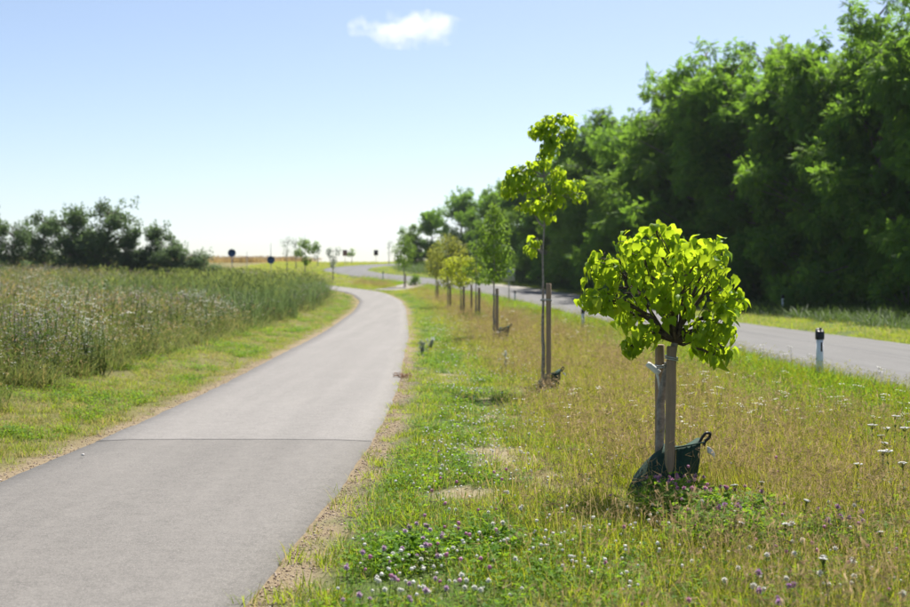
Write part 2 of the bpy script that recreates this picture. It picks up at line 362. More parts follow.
def ribbon(name, poly, u0, u1, half, lift, mat, parent=None, cross=9, edge=.02, skirt=.14, offset=0.0, crown=.02, step=1):
    """asphalt strip along a line: real thickness, slightly ragged edges"""
    P = poly[u0:u1:step]; T = norm(np.gradient(poly, axis=0))[u0:u1:step]; Rr = np.stack([T[:, 1], -T[:, 0]], -1); n = len(P)
    e1 = edge * (vnoise(P[:, 1], P[:, 0], .5, 21) - .5) * 2 + edge * (vnoise(P[:, 1], P[:, 0], .12, 22) - .5); e2 = edge * (vnoise(P[:, 1], P[:, 0], .6, 23) - .5) * 2 + edge * (vnoise(P[:, 1], P[:, 0], .12, 24) - .5)
    sx = np.linspace(-1, 1, cross); V = []
    for j, s in enumerate([-1.012] + list(sx) + [1.012]):
        ex = np.where(s < 0, -e1, e2) if abs(s) >= 1 else 0
        Q = P + Rr * (offset + s * half + ex)[:, None] if not np.isscalar(ex) else P + Rr * (offset + s * half)
        z = zc(Q[:, 1]) + lift + crown * (1 - min(1, abs(s)) ** 2) - (skirt if abs(s) > 1 else 0) - (.012 if abs(s) == 1 else 0)
        V.append(np.concatenate([Q, z[:, None]], 1))
    V = np.stack(V, 1); k = cross + 2; i = np.arange(n - 1)[:, None] * k + np.arange(k - 1)[None]
    q = np.stack([i, i + 1, i + k + 1, i + k], -1).reshape(-1, 4)
    mb = MB(); mb.add(V.reshape(-1, 3), [q, (np.arange(k)[::-1])[None] if skirt else np.zeros((0, 4), int)])
    return link(name, mb.mesh(name, mat, smooth=False), parent)
# finer path line so the edge can be ragged
def refine(poly, st):
    d = np.concatenate([[0], np.cumsum(np.linalg.norm(np.diff(poly, axis=0), axis=1))]); u = np.arange(0, d[-1], st)
    return np.stack([np.interp(u, d, poly[:, 0]), np.interp(u, d, poly[:, 1])], -1)
PF = refine(PATH, .12); JOINT = int(np.argmin(np.abs(PF[:, 1] - 13.8)))
far_i = int(np.argmin(np.abs(PF[:, 1] - 70)))
tag(ribbon('path', PF, 0, JOINT + 1, PW, .028, M['path_near'], crown=.006), kind='structure')
tag(ribbon('path', PF, JOINT, len(PF), PW, .0285, M['path_far'], crown=.006), kind='structure')
def path_joint():
    mb = MB(); c = PF[JOINT]; T = norm(PF[JOINT + 1] - PF[JOINT]); Rr = np.array([T[1], -T[0]]); xs = np.linspace(-1, 1, 60); V = []
    for s in xs:
        w_ = .001 + .004 * random.random(); o_ = .006 * math.sin(s * 9) + random.uniform(-.004, .004)
        for k in (-w_, w_): q = c + Rr * s * PW * .995 + T * (o_ + k); V.append((q[0], q[1], zc(q[1]) + .0305 + .006 * (1 - s * s)))
    i = np.arange(59)[:, None] * 2; q = np.concatenate([i, i + 2, i + 3, i + 1], 1); mb.add(V, [q])
    tag(link('path_seam', mb.mesh('path_seam', M['seam'])), kind='structure')
path_joint()
RF = refine(ROAD, .5)
road = tag(ribbon('road', RF, 0, len(RF), RW, .05, M['roadm'], edge=.05, crown=.05), kind='structure')
ribbon('tar_seam', RF, 0, len(RF), .03, .0545, M['tar'], road, 3, .02, 0, .25, .05)
sh0 = int(np.argmin(np.abs(RF[:, 1] - 88))); sh1 = int(np.argmin(np.abs(RF[:, 1] - 122)))
tag(ribbon('gravel_shoulder', RF, sh0, sh1, .85, .038, M['gravelm'], None, 5, .12, .12, RW + .85, 0), kind='structure')
def connector():
    c = spline([(-6.2, 112), (-4.8, 116), (-4.0, 121), (-3.6, 126)], 60)
    tag(ribbon('gravel_track', c, 0, 60, 1.5, .040, M['gravelm'], None, 5, .1, .12, 0, 0), kind='structure')
connector()

# ------------------------------------------------------------------ grass and other ground cover (instanced tufts)
def blades(mb, n, spread, h, wd, lean, curl, mat=0, z0=0.0, rnd=None, two=False):
    a = rng.uniform(0, 2 * math.pi, n); r = spread * np.sqrt(rng.uniform(0, 1, n)); bx = r * np.cos(a); by = r * np.sin(a)
    hh = rng.uniform(h[0], h[1], n); az = np.where(rng.uniform(0, 1, n) < .5, a + rng.normal(0, .7, n), rng.uniform(0, 2 * math.pi, n))
    ln = np.abs(rng.normal(lean, lean * .5, n)); cu = np.abs(rng.normal(curl, curl * .5, n)); ww = rng.uniform(wd[0], wd[1], n)
    dx, dy = np.cos(az), np.sin(az); sx, sy = -dy, dx; tw = rng.uniform(-.6, .6, n)
    V = np.zeros((n, 7, 3)); T = [0, .4, .75, 1.0]; W = [.8, 1.0, .65, 0]
    k = 0; tip = None
    for t, wf in zip(T, W):
        out = hh * (math.sin(1) * 0 + np.sin(ln) * t + cu * t * t * .6); up = hh * (t * np.cos(ln) - cu * t * t * t * .35)
        cx = bx + dx * out; cy = by + dy * out; cz = z0 + np.maximum(up, 0)
        if wf > 0:
            for s in (-1, 1):
                ang = tw * t; ox = sx * np.cos(ang) + dx * np.sin(ang); oy = sy * np.cos(ang) + dy * np.sin(ang)
                V[:, k, 0] = cx + s * ox * ww * wf * .5; V[:, k, 1] = cy + s * oy * ww * wf * .5; V[:, k, 2] = cz; k += 1
        else:
            V[:, k, 0] = cx; V[:, k, 1] = cy; V[:, k, 2] = cz; tip = np.stack([cx, cy, cz], -1)
    off = np.arange(n)[:, None] * 7
    q = np.concatenate([off + [0, 1, 3, 2], off + [2, 3, 5, 4]]); t3 = off + [4, 5, 6]
    rv = rng.uniform(0, .35, n) if rnd is None else rnd
    mb.add(V.reshape(-1, 3), [q, t3], mat, np.repeat(rv, 7))
    return tip, np.stack([dx, dy], -1)
QUAD = (np.array([[-.5, 0, 0], [.5, 0, 0], [.5, 1, 0], [-.5, 1, 0]]) * [1, 1, 1], [np.array([[0, 1, 2, 3]])])
DIAM = (np.array([[0, 0, 0], [.5, .4, .06], [0, 1, 0], [-.5, .4, .06]]), [np.array([[0, 1, 2, 3]])])
def heads(mb, tips, L, W, mat):
    n = len(tips); d = np.stack([rng.normal(0, .3, n), rng.normal(0, .3, n), np.ones(n)], -1)
    for k in range(2):
        nr = np.stack([np.cos(k * 1.57 + rng.uniform(0, 3, n)), np.sin(k * 1.57 + rng.uniform(0, 3, n)), np.zeros(n)], -1)
        sc = np.stack([np.full(n, W), rng.uniform(.6, 1.2, n) * L, np.full(n, 1)], -1)
        bake(mb, DIAM, frame(d, nr), tips - norm(d) * L * .5, sc, mat, rng.uniform(0, .35, n))
def flower_bits(mb, tips, r, mat, k=6, flat=True):
    for t in tips:
        for j in range(k):
            a = random.uniform(0, 6.28); q = r * random.random() ** .5
            c = t + np.array([q * math.cos(a), q * math.sin(a), random.uniform(-.1, .25) * r if flat else random.uniform(-.8, .8) * r])
            nr = norm(np.array([random.gauss(0, .3 if flat else 1), random.gauss(0, .3 if flat else 1), 1.0]))
            d = np.array([math.cos(a), math.sin(a), .1])
            bake(mb, DIAM, frame(d[None], nr[None]), c[None], np.array([[r * .8, r * .8, r * .8]]), mat, np.array([random.random() * .4]))
def trifoliate():
    V = []; Fq = []
    for k in range(3):
        a = k * 2.094; ca, sa = math.cos(a), math.sin(a)
        P = [(0, 0, 0), (.42, .35, .10), (.38, .85, .06), (0, .95, -.03), (-.38, .85, .06), (-.42, .35, .10)]
        b = len(V)
        for (x, y, z) in P: V.append((x * ca - y * sa, x * sa + y * ca, z))
        Fq += [(b, b + 1, b + 2, b + 3), (b, b + 3, b + 4, b + 5)]
    return (np.array(V), [np.array(Fq)])
TRI = trifoliate()

SRC = []
def variants(prefix, k, builder, mats):
    c = bpy.data.collections.new(prefix + '_source')
    for i in range(k):
        mb = MB(); builder(mb, i); o = bpy.data.objects.new('%s_%02d' % (prefix, i), mb.mesh(prefix, mats)); c.objects.link(o)
    return (c, k)
def t_short(mb, i):
    blades(mb, 26, .09, (.04, .13), (.003, .006), .45, .5, 0); blades(mb, 5, .09, (.05, .15), (.003, .005), .4, .5, 1)
def t_mown(mb, i):
    k = i % 3
    blades(mb, (20, 12, 8)[k], .09, (.04, .12), (.003, .006), .5, .6, 0); blades(mb, (4, 14, 3)[k], .09, (.04, .12), (.002, .005), .6, .7, 1); blades(mb, (4, 2, 18)[k], .09, (.05, .13), (.003, .006), .45, .6, 2)
def t_clover(mb, i):
    n = 16; a = rng.uniform(0, 6.28, n); r = .10 * np.sqrt(rng.uniform(0, 1, n)); z = rng.uniform(.03, .11, n)
    nr = np.stack([rng.normal(0, .35, n), rng.normal(0, .35, n), np.ones(n)], -1); d = np.stack([np.cos(a), np.sin(a), rng.normal(0, .2, n)], -1)
    T = np.stack([r * np.cos(a), r * np.sin(a), z], -1)
    bake(mb, TRI, frame(d, nr), T, rng.uniform(.011, .018, n), 0, rng.uniform(0, .4, n))
    for q in T[::2]: tube(mb, [(q[0] * .6, q[1] * .6, 0), q], .0012, 3, 0, False)
    blades(mb, 7, .1, (.05, .14), (.003, .005), .4, .5, 1)
def t_meadow(mb, i):                     # olive base leaves with thin straw stalks and seed heads
    blades(mb, 18, .10, (.07, .23), (.003, .0055), .36, .5, 0)
    blades(mb, 13, .09, (.07, .22), (.003, .0055), .35, .5, 3)
    t, _ = blades(mb, 4, .10, (.2, .44), (.0016, .0026), .18, .25, 1); heads(mb, t, .05, .006, 2)
def t_wisp(mb, i):
    t, _ = blades(mb, 5, .12, (.34, .62), (.0018, .003), .12, .18, i % 2); heads(mb, t, .07, .007, 2 if i % 2 else 0); blades(mb, 5, .1, (.2, .4), (.003, .005), .2, .35, 0)
def t_dry(mb, i):
    blades(mb, 10, .10, (.06, .2), (.003, .005), .4, .6, 0); blades(mb, 7, .10, (.08, .24), (.002, .004), .45, .6, 1)
    t, _ = blades(mb, 9, .11, (.2, .40), (.0016, .0026), .2, .3, 1); heads(mb, t, .06, .007, 2)
def t_lush(mb, i):
    blades(mb, 30, .11, (.10, .26), (.005, .009), .35, .55, 0); t, _ = blades(mb, 3, .1, (.22, .36), (.002, .003), .2, .2, 1); heads(mb, t, .05, .006, 1)
def t_field(mb, i):                      # tall mixed meadow: grey green stems, small flowers
    blades(mb, 20, .16, (.30, .75), (.005, .010), .28, .45, 0); blades(mb, 5, .15, (.4, .8), (.003, .005), .25, .35, 1)
    t, _ = blades(mb, 9, .16, (.55, 1.0), (.0025, .004), .14, .2, 0)
    if i % 4 == 0: heads(mb, t[:4], .12, .014, 1)
    elif i % 4 == 1: heads(mb, t[:2], .12, .012, 2); flower_bits(mb, t[5:], .020, 3, 5)
    elif i % 4 == 2: heads(mb, t[:2], .1, .012, 2); flower_bits(mb, t[7:], .018, 4, 4, False)
    else: heads(mb, t, .10, .014, 0)
    n = 26; z = rng.uniform(.12, .8, n); k = rng.integers(0, len(t), n); p = t[k] * (z / t[k][:, 2])[:, None]
    d = np.stack([rng.normal(0, 1, n), rng.normal(0, 1, n), rng.uniform(.1, .9, n)], -1)
    bake(mb, DIAM, frame(d, np.tile([0, 0, 1.0], (n, 1))), p, np.stack([rng.uniform(.008, .016, n), rng.uniform(.04, .09, n), np.ones(n) * .05], -1), 0, rng.uniform(0, .4, n))
def t_herb(mb, i):                       # branched leafy stems with mauve, white or rusty tops
    for k in range(5):
        e = np.array([random.gauss(0, .12), random.gauss(0, .12), random.uniform(.55, 1.0)]); tube(mb, limb(e * [.3, .3, 0], e, 5, 0, .12), np.linspace(.005, .002, 5), 4, 0, False)
        n = 34; z = rng.uniform(.08, .9, n); p = e * z[:, None] + rng.normal(0, .02, (n, 3)) * [1, 1, .3]; d = np.stack([rng.normal(0, 1, n), rng.normal(0, 1, n), rng.uniform(-.1, .8, n)], -1)
        bake(mb, DIAM, frame(d, np.tile([0, 0, 1.0], (n, 1))), p, np.stack([rng.uniform(.012, .026, n), rng.uniform(.05, .12, n) * (1.2 - z * .6), np.full(n, .05)], -1), 0, rng.uniform(0, .5, n))
        flower_bits(mb, [e + np.array([random.gauss(0, .04), random.gauss(0, .04), -.05 * q]) for q in range(4)], .018, 1, 4, False)
def t_reed(mb, i):
    blades(mb, 34, .20, (.7, 1.45), (.008, .014), .10, .22, 0); t, _ = blades(mb, 8, .2, (1.0, 1.5), (.003, .005), .08, .12, 0); heads(mb, t, .16, .018, 1)
def t_under(mb, i):
    blades(mb, 26, .25, (.2, .6), (.010, .018), .4, .6, 0)
def t_wheat(mb, i):
    t, _ = blades(mb, 40, .5, (.6, .8), (.012, .02), .12, .2, 0); heads(mb, t, .12, .03, 1)
V_short = variants('short_tuft', 5, t_short, [M['grass'], M['straw']])
V_lawn = variants('mown_tuft', 6, t_mown, [M['lawn'], M['straw'], M['grass']])
V_clover = variants('clover_tuft', 5, t_clover, [M['clover'], M['grass_lush']])
V_meadow = variants('meadow_tuft', 6, t_meadow, [M['grass_olive'], M['straw'], M['seed'], M['grass']])
V_wisp = variants('wisp', 5, t_wisp, [M['grass_olive'], M['straw'], M['seed']])
V_dry = variants('dry_tuft', 6, t_dry, [M['grass_olive'], M['straw'], M['seed']])
V_lush = variants('lush_tuft', 5, t_lush, [M['grass_lush'], M['grass_olive']])
V_field = variants('field_tuft', 8, t_field, [M['field'], M['straw'], M['seed'], M['white_fl'], M['mauve_fl']])
V_reed = variants('reed_tuft', 5, t_reed, [M['reed'], M['field']])
V_mauve = variants('mauve_herb', 4, t_herb, [M['herb'], M['mauve_fl']])
V_white = variants('white_herb', 4, t_herb, [M['herb'], M['white_fl']])
V_rust = variants('rust_herb', 3, t_herb, [M['herb'], M['rust']])
V_under = variants('shade_tuft', 4, t_under, [M['herb']])
V_wheat = variants('wheat_tuft', 3, t_wheat, [M['straw'], M['seed']])
def t_wclover(mb, i):
    h = random.uniform(.10, .17); p = (random.uniform(-.02, .02), random.uniform(-.02, .02), h)
    tube(mb, [(0, 0, 0), (p[0] * .4, p[1] * .4, h * .6), p], .0013, 3, 0, False); blob(mb, p, (.010, .010, .008), 7, 4, 1, .25)
def t_pclover(mb, i):
    h = random.uniform(.16, .28); p = (random.uniform(-.03, .03), random.uniform(-.03, .03), h)
    tube(mb, [(0, 0, 0), (p[0] * .4, p[1] * .4, h * .6), p], .0015, 3, 0, False); blob(mb, p, (.012, .012, .012), 7, 4, 1, .25)
def t_daisy(mb, i):
    h = random.uniform(.32, .52); k = random.randint(1, 3)
    for j in range(k):
        p = np.array([random.uniform(-.06, .06), random.uniform(-.06, .06), h * random.uniform(.85, 1)])
        tube(mb, [(0, 0, 0), (p[0] * .3, p[1] * .3, h * .6), p], .0014, 3, 0, False); flower_bits(mb, [p], .017, 1, 8)
def t_pebble(mb, i):
    blob(mb, (0, 0, .2), (random.uniform(.7, 1.2), random.uniform(.6, 1), random.uniform(.4, .7)), 6, 4, 0, .25)
V_wc = variants('white_clover_source', 4, t_wclover, [M['stem'], M['white_fl']])
V_pc = variants('pink_clover_source', 4, t_pclover, [M['stem'], M['pink_fl']])
V_da = variants('daisy_source', 5, t_daisy, [M['stem'], M['white_fl']])
V_ye = variants('yellow_source', 3, t_daisy, [M['stem'], M['yellow_fl']])
V_pb = variants('pebble_source', 4, t_pebble, [M['pebble']])

def scatter_group(src):
    c, k = src
    g = bpy.data.node_groups.new('scatter_' + c.name, 'GeometryNodeTree')
    g.interface.new_socket('Geometry', in_out='INPUT', socket_type='NodeSocketGeometry'); g.interface.new_socket('Geometry', in_out='OUTPUT', socket_type='NodeSocketGeometry')
    gi = g.nodes.new('NodeGroupInput'); go = g.nodes.new('NodeGroupOutput'); ip = g.nodes.new('GeometryNodeInstanceOnPoints'); ci = g.nodes.new('GeometryNodeCollectionInfo')
    ci.inputs['Collection'].default_value = c; ci.inputs['Separate Children'].default_value = True; ci.inputs['Reset Children'].default_value = True
    def attr(nm, ty):
        a = g.nodes.new('GeometryNodeInputNamedAttribute'); a.data_type = ty; a.inputs['Name'].default_value = nm
        return [s for s in a.outputs if s.enabled and s.name == 'Attribute'][0]
    L = g.links.new
    L(gi.outputs[0], ip.inputs['Points']); L(ci.outputs[0], ip.inputs['Instance']); ip.inputs['Pick Instance'].default_value = True
    L(attr('idx', 'INT'), ip.inputs['Instance Index']); L(attr('rot', 'FLOAT_VECTOR'), ip.inputs['Rotation']); L(attr('scl', 'FLOAT_VECTOR'), ip.inputs['Scale'])
    L(ip.outputs[0], go.inputs[0]); return g
NPTS = 0
def scatter(name, src, P, Sc, label, cat, sink=.01, tilt=.08):
    """P: (n,2) spots, Sc: (n,3) scale; ONE stuff object"""
    global NPTS
    n = len(P)
    if n == 0: return
    NPTS += n
    z = height(P[:, 0], P[:, 1]) - sink; me = bpy.data.meshes.new(name); me.vertices.add(n)
    me.vertices.foreach_set('co', np.concatenate([P, z[:, None]], 1).ravel().astype(np.float32))
    a = me.attributes.new('idx', 'INT', 'POINT'); a.data.foreach_set('value', rng.integers(0, src[1], n).astype(np.int32))
    a = me.attributes.new('rot', 'FLOAT_VECTOR', 'POINT'); a.data.foreach_set('vector', np.stack([rng.normal(0, tilt, n), rng.normal(0, tilt, n), rng.uniform(0, 6.283, n)], -1).ravel().astype(np.float32))
    a = me.attributes.new('scl', 'FLOAT_VECTOR', 'POINT'); a.data.foreach_set('vector', np.asarray(Sc).ravel().astype(np.float32))
    o = link(name, me); md = o.modifiers.new('scatter', 'NODES'); md.node_group = scatter_group(src)
    return tag(o, label, cat, kind='stuff')
BINS = [(3.5, 9, 1.0, 1.0), (9, 15, .9, 1.0), (15, 25, .55, 1.15), (25, 42, .30, 1.4), (42, 70, .14, 1.9), (70, 125, .06, 2.7), (125, 240, .022, 4.0)]
def spread(dens, prob, x0=-80, x1=40, y0=3.5, y1=240):
    """random spots in view (with a margin on both sides); prob(X, Y, dp, dr) gives 0..1; thinner and wider far away"""
    PP = []; SS = []
    for a, b, k, s in BINS:
        a_, b_ = max(a, y0), min(b, y1)
        if b_ <= a_: continue
        wmax = .37 * b_ + 2.2; xa, xb = max(x0, -wmax), min(x1, wmax)
        n = rng.poisson(max(0, (xb - xa) * (b_ - a_) * dens * k))
        X = rng.uniform(xa, xb, n); Y = rng.uniform(a_, b_, n); m = np.abs(X) < .37 * Y + 2.2; X, Y = X[m], Y[m]
        dp = sdist(X, Y, PATH); dr = sdist(X, Y, ROAD)
        ok = (np.abs(dp) > PW + .02) & (np.abs(dr) > RW + .03)
        pr = prob(X, Y, dp, dr) * ok; m = rng.uniform(0, 1, len(X)) < pr
        PP.append(np.stack([X[m], Y[m]], -1)); q = rng.uniform(.75, 1.25, m.sum())
        SS.append(np.stack([q * s, q * s, q * (1 + (s - 1) * .12)], -1))
    return np.concatenate(PP), np.concatenate(SS)
def inside_right(dp, dr): return (dp > PW) & (dr < -RW)
def room(X, Y):                           # trodden ground around the watering bags
    a = np.zeros_like(X)
    for cx, cy, rx, ry in ((1.70, 9.75, .55, .75), (1.72, 8.95, .62, .75), (1.55, 20.3, .5, 1.1), (1.25, 37.6, .5, 1.6)): a = np.maximum(a, 1 - ss(((X - cx) / rx) ** 2 + ((Y - cy) / ry) ** 2, .6, 1.3))
    return 1 - .93 * a
def conn(X, Y): return 1 - ((X > -8) & (X < -2.0) & (Y > 110.5) & (Y < 127) & (np.abs(sdist(X, Y, np.array([(-6.2, 112), (-4.8, 116), (-4.0, 121), (-3.6, 126.)]))) < 1.5))
def p_short(X, Y, dp, dr):
    e = dp - PW; return inside_right(dp, dr) * conn(X, Y) * ((.28 + .72 * ss(e + .5 * (vnoise(X, Y, .35, 5) - .5), .10, .42)) * (1 - ss(e, 1.6, 3.0)) * .9 + .25 * ss(e, 1.6, 3)) * (1 - .95 * bare(X, Y)) * (.35 + .65 * ss(vnoise(X, Y, .55, 6), .3, .55))
def p_clover(X, Y, dp, dr):
    e = dp - PW; return inside_right(dp, dr) * conn(X, Y) * ss(e, .25, .6) * (1 - ss(e + .8 * (vnoise(X, Y, 1, 8) - .5), 1.3 , 2.3) * (1 - .92 * (1 - ss(Y, 8.6, 10.6)))) * np.maximum(ss(vnoise(X, Y, .8, 7), .34, .58), .55 * (Y < 9.6)) * (1 - bare(X, Y))
def p_meadow(X, Y, dp, dr):
    e = dp - PW; return inside_right(dp, dr) * conn(X, Y) * ss(e + .7 * (vnoise(X, Y, 1.1, 12) - .5), 1.0, 2.5) * (1 - ss(dr + RW, -2.6, -1.5)) * (1 - .9 * bare(X, Y)) * (.45 + .55 * ss(vnoise(X, Y, 1.6, 13), .25, .6)) * room(X, Y)
def p_dry(X, Y, dp, dr):
    e = dp - PW; return inside_right(dp, dr) * conn(X, Y) * ss(e + .9 * (vnoise(X, Y, 1.1, 14) - .5), 1.6, 3.4) * (1 - ss(dr + RW, -3.6, -2.2)) * ss(vnoise(X, Y, 1.9, 15) + .12 * ss(Y, 12, 40), .42, .68) * (.06 + .94 * ss(Y + 1.2 * (vnoise(X, Y, .9, 71) - .5), 8.6, 11.5)) * room(X, Y)
def p_lush(X, Y, dp, dr):
    return inside_right(dp, dr) * conn(X, Y) * ss(dr + RW + .9 * (vnoise(X, Y, 1.5, 16) - .5), -3.0, -1.9)
def p_farverge(X, Y, dp, dr): return (dr > RW) * (1 - ss(dr - RW, 3, 5)) * (.4 + .6 * vnoise(X, Y, 2, 17)) * (1 - ((Y > 88) & (Y < 124) & (dr < RW + 1.8)))
def p_under(X, Y, dp, dr): return ss(dr - RW, 2.8, 4.6) * (dr < RW + 12)
def p_lawn(X, Y, dp, dr):
    e = -dp - PW; return (e > 0) * ss(e + .3 * (vnoise(X, Y, .4, 31) - .5), .10, .5) * (1 - ss(e, 2.4, 3.2)) * (.35 + .65 * ss(vnoise(X, Y, .8, 32), .3, .6))
def p_lawng(X, Y, dp, dr):
    e = -dp - PW; return (e > 0) * ss(e + .3 * (vnoise(X, Y, .4, 33) - .5), .35, .7) * (1 - ss(e, 2.3, 3.0)) * ss(vnoise(X, Y, 1.1, 34), .42, .66)
def p_field(X, Y, dp, dr):
    e = -dp - PW; return (e > 0) * ((dr < -RW - .5)) * ss(e + .5 * (vnoise(X, Y, .8, 35) - .5), 1.9, 2.9) * 1.0 * np.where(Y > 128, .6, 1)
def p_reed(X, Y, dp, dr):
    e = -dp - PW; return (e > 0) * (dr < -RW - 1) * ss(e + .6 * (vnoise(X, Y, .8, 36) - .5), 2.2, 3.0) * ss(Y, 42, 54) * (1 - ss(Y, 92, 100)) * (1 - ss(e, 8, 12)) * (.4 + .6 * ss(vnoise(X, Y, 1.5, 37), .3, .5))
def p_wheat(X, Y, dp, dr): return ss(Y, 217, 222) * (X < -27) * 1.0
def p_between(X, Y, dp, dr): return (Y > 112) * (dp < -0) * 0 + ((dp > PW) & (dr < -RW) & (Y > 105)) * conn(X, Y) * .9
P, Q = spread(85, p_short, -10, 9); scatter('short_grass', V_short, P, Q, 'short green grass beside the cycle path on the tree side', 'grass')
P, Q = spread(70, p_clover, -10, 9); scatter('clover', V_clover, P, Q, 'low bright green clover between path and young trees', 'clover')
P, Q = spread(75, p_meadow, -10, 9); scatter('meadow_grass', V_meadow, P, Q, 'olive meadow grass with thin stalks around the staked trees', 'grass')
def p_wisp(X, Y, dp, dr): e = dp - PW; return inside_right(dp, dr) * conn(X, Y) * ss(e, 1.6, 2.8) * (1 - ss(dr + RW, -2.4, -1.2)) * (.2 + .8 * ss(vnoise(X, Y, 1.3, 81), .4, .7)) * ss(Y, 7.5, 10) * room(X, Y)
P, Q = spread(13, p_wisp, -10, 9); scatter('wispy_grass', V_wisp, P, Q, 'tall wispy grass stalks standing out of the meadow by the trees', 'grass')
P, Q = spread(46, p_dry, -10, 9); scatter('dry_grass', V_dry, P, Q, 'dry tan grass in seed between the young trees and the road', 'grass')
P, Q = spread(85, p_lush, -10, 9); scatter('roadside_grass', V_lush, P, Q, 'bright lush green grass along the near edge of the road', 'grass')
P, Q = spread(50, p_farverge, -20, 40, 20); scatter('far_verge_grass', V_short, P, Q * 1.5, 'sunlit green grass strip between the road and the wood', 'grass')
P, Q = spread(26, p_under, -10, 40, 30); scatter('undergrowth', V_under, P, Q, 'dark undergrowth at the foot of the wood', 'undergrowth')
P, Q = spread(95, p_lawn, -60, 0); scatter('mown_grass', V_lawn, P, Q, 'mown yellowish grass strip on the field side of the path', 'grass')
P, Q = spread(60, p_lawng, -60, 0); scatter('mown_clover', V_clover, P, Q, 'green leafy patches in the mown strip on the field side', 'clover')
P, Q = spread(48, p_field, -80, 0, 9); Q[:, 2] *= .5 + .5 * ss(-sdist(P[:, 0], P[:, 1], PATH) - PW + 1.4 * (vnoise(P[:, 0], P[:, 1], 1.1, 61) - .5), 1.7, 5.4) * (.75 + .5 * vnoise(P[:, 0], P[:, 1], 2.6, 62)); scatter('field_grass', V_field, P, Q, 'tall grey green meadow with small flowers left of the path', 'meadow', .02, .06)
def p_herb(sd, lo, hi): return lambda X, Y, dp, dr: (-dp - PW > 2.3) * (dr < -RW - 1) * ss(vnoise(X, Y, 2.2, sd), lo, hi) * (Y < 120)
P, Q = spread(6, p_herb(51, .45, .75), -60, 0, 9); scatter('mauve_herbs', V_mauve, P, Q, 'mauve flowering herbs among the tall left meadow', 'herbs', .02, .08)
P, Q = spread(5, p_herb(52, .45, .75), -60, 0, 9); scatter('white_herbs', V_white, P, Q, 'white flowering herbs among the tall left meadow', 'herbs', .02, .08)
P, Q = spread(5, p_herb(53, .5, .75), -60, 0, 9); scatter('rusty_herbs', V_rust, P, Q, 'rusty brown seeding herbs in the tall left meadow', 'herbs', .02, .08)
P, Q = spread(30, p_reed, -60, 0, 30); scatter('tall_grass', V_reed, P, Q, 'tall upright green grass where the path bends left', 'grass', .02, .05)
P, Q = spread(14, p_wheat, -95, 0, 214); scatter('grain_field', V_wheat, P, Q, 'orange ripe grain field on the skyline', 'field', .02, .04)
P, Q = spread(60, p_between, -30, 5, 100); scatter('bend_grass', V_short, P, Q * 1.6, 'green grass patch between the path bend and the road', 'grass')
def p_gr(X, Y, dp, dr):
    e = np.abs(dp) - PW; return (1 - ss(e + .3 * (vnoise(X, Y, .4, 41) - .5), .10, .48)) * np.where(dp > 0, 1, .5)
P, Q = spread(1500, p_gr, -8, 2, 4, 30); Q = Q * (.003 + .0085 * rng.uniform(0, 1, len(P)) ** 2.5)[:, None]; scatter('gravel', V_pb, P, Q, 'loose brown gravel along the path edges', 'gravel', -.001)
def p_bare(X, Y, dp, dr): return inside_right(dp, dr) * bare(X, Y)
P, Q = spread(160, p_bare, -3, 4, 5, 28); Q = Q * rng.uniform(.003, .010, len(P))[:, None]; scatter('soil_crumbs', V_pb, P, Q, 'pale soil crumbs on bare patches in the verge', 'soil', -.001)
def p_wc(X, Y, dp, dr):
    e = dp - PW; return inside_right(dp, dr) * ss(e, .35, .8) * (1 - .9 * ss(e, 2.2, 3.2)) * ss(vnoise(X, Y, .7, 42), .36, .66)
P, Q = spread(48, p_wc, -8, 7, 6.5, 60); scatter('white_clover', V_wc, P, Q, 'tiny white clover heads dotted along the green verge', 'flowers')
def p_pc(X, Y, dp, dr): e = dp - PW; return inside_right(dp, dr) * ss(e, .4, .9) * (1 - ss(Y, 9, 11.5)) * ss(vnoise(X, Y, .6, 91), .38, .7)
P, Q = spread(13, p_pc, -2, 6, 6, 12); scatter('pink_clover', V_pc, P, Q * .9, 'small pink clover heads sprinkled through the front grass', 'flowers')
def p_da(X, Y, dp, dr):
    e = dp - PW; return inside_right(dp, dr) * ss(e, 1.2, 2.4) * ss(vnoise(X, Y, 2.2, 44), .42, .75) * (Y > 11)
P, Q = spread(5, p_da, -8, 8, 11, 70); scatter('meadow_daisies', V_da, P, Q, 'small white flowers scattered through the dry meadow', 'flowers')
def p_fl(X, Y, dp, dr): e = -dp - PW; return (e > 2.4) * ss(vnoise(X, Y, 2.5, 45), .3, .7)
P, Q = spread(6, p_fl, -40, -3, 12, 90); scatter('field_daisies', V_da, P, Q * np.array([1.3, 1.3, 2.0]), 'small white flowers dotted over the tall left meadow', 'flowers')
def p_yl(X, Y, dp, dr): return inside_right(dp, dr) * np.exp(-(((X + .15) / .5) ** 2 + ((Y - 33) / 5) ** 2))
P, Q = spread(30, p_yl, -2, 3, 24, 44); scatter('yellow_flowers', V_ye, P, Q * .6, 'yellow flower patch beside the path below the third tree', 'flowers')

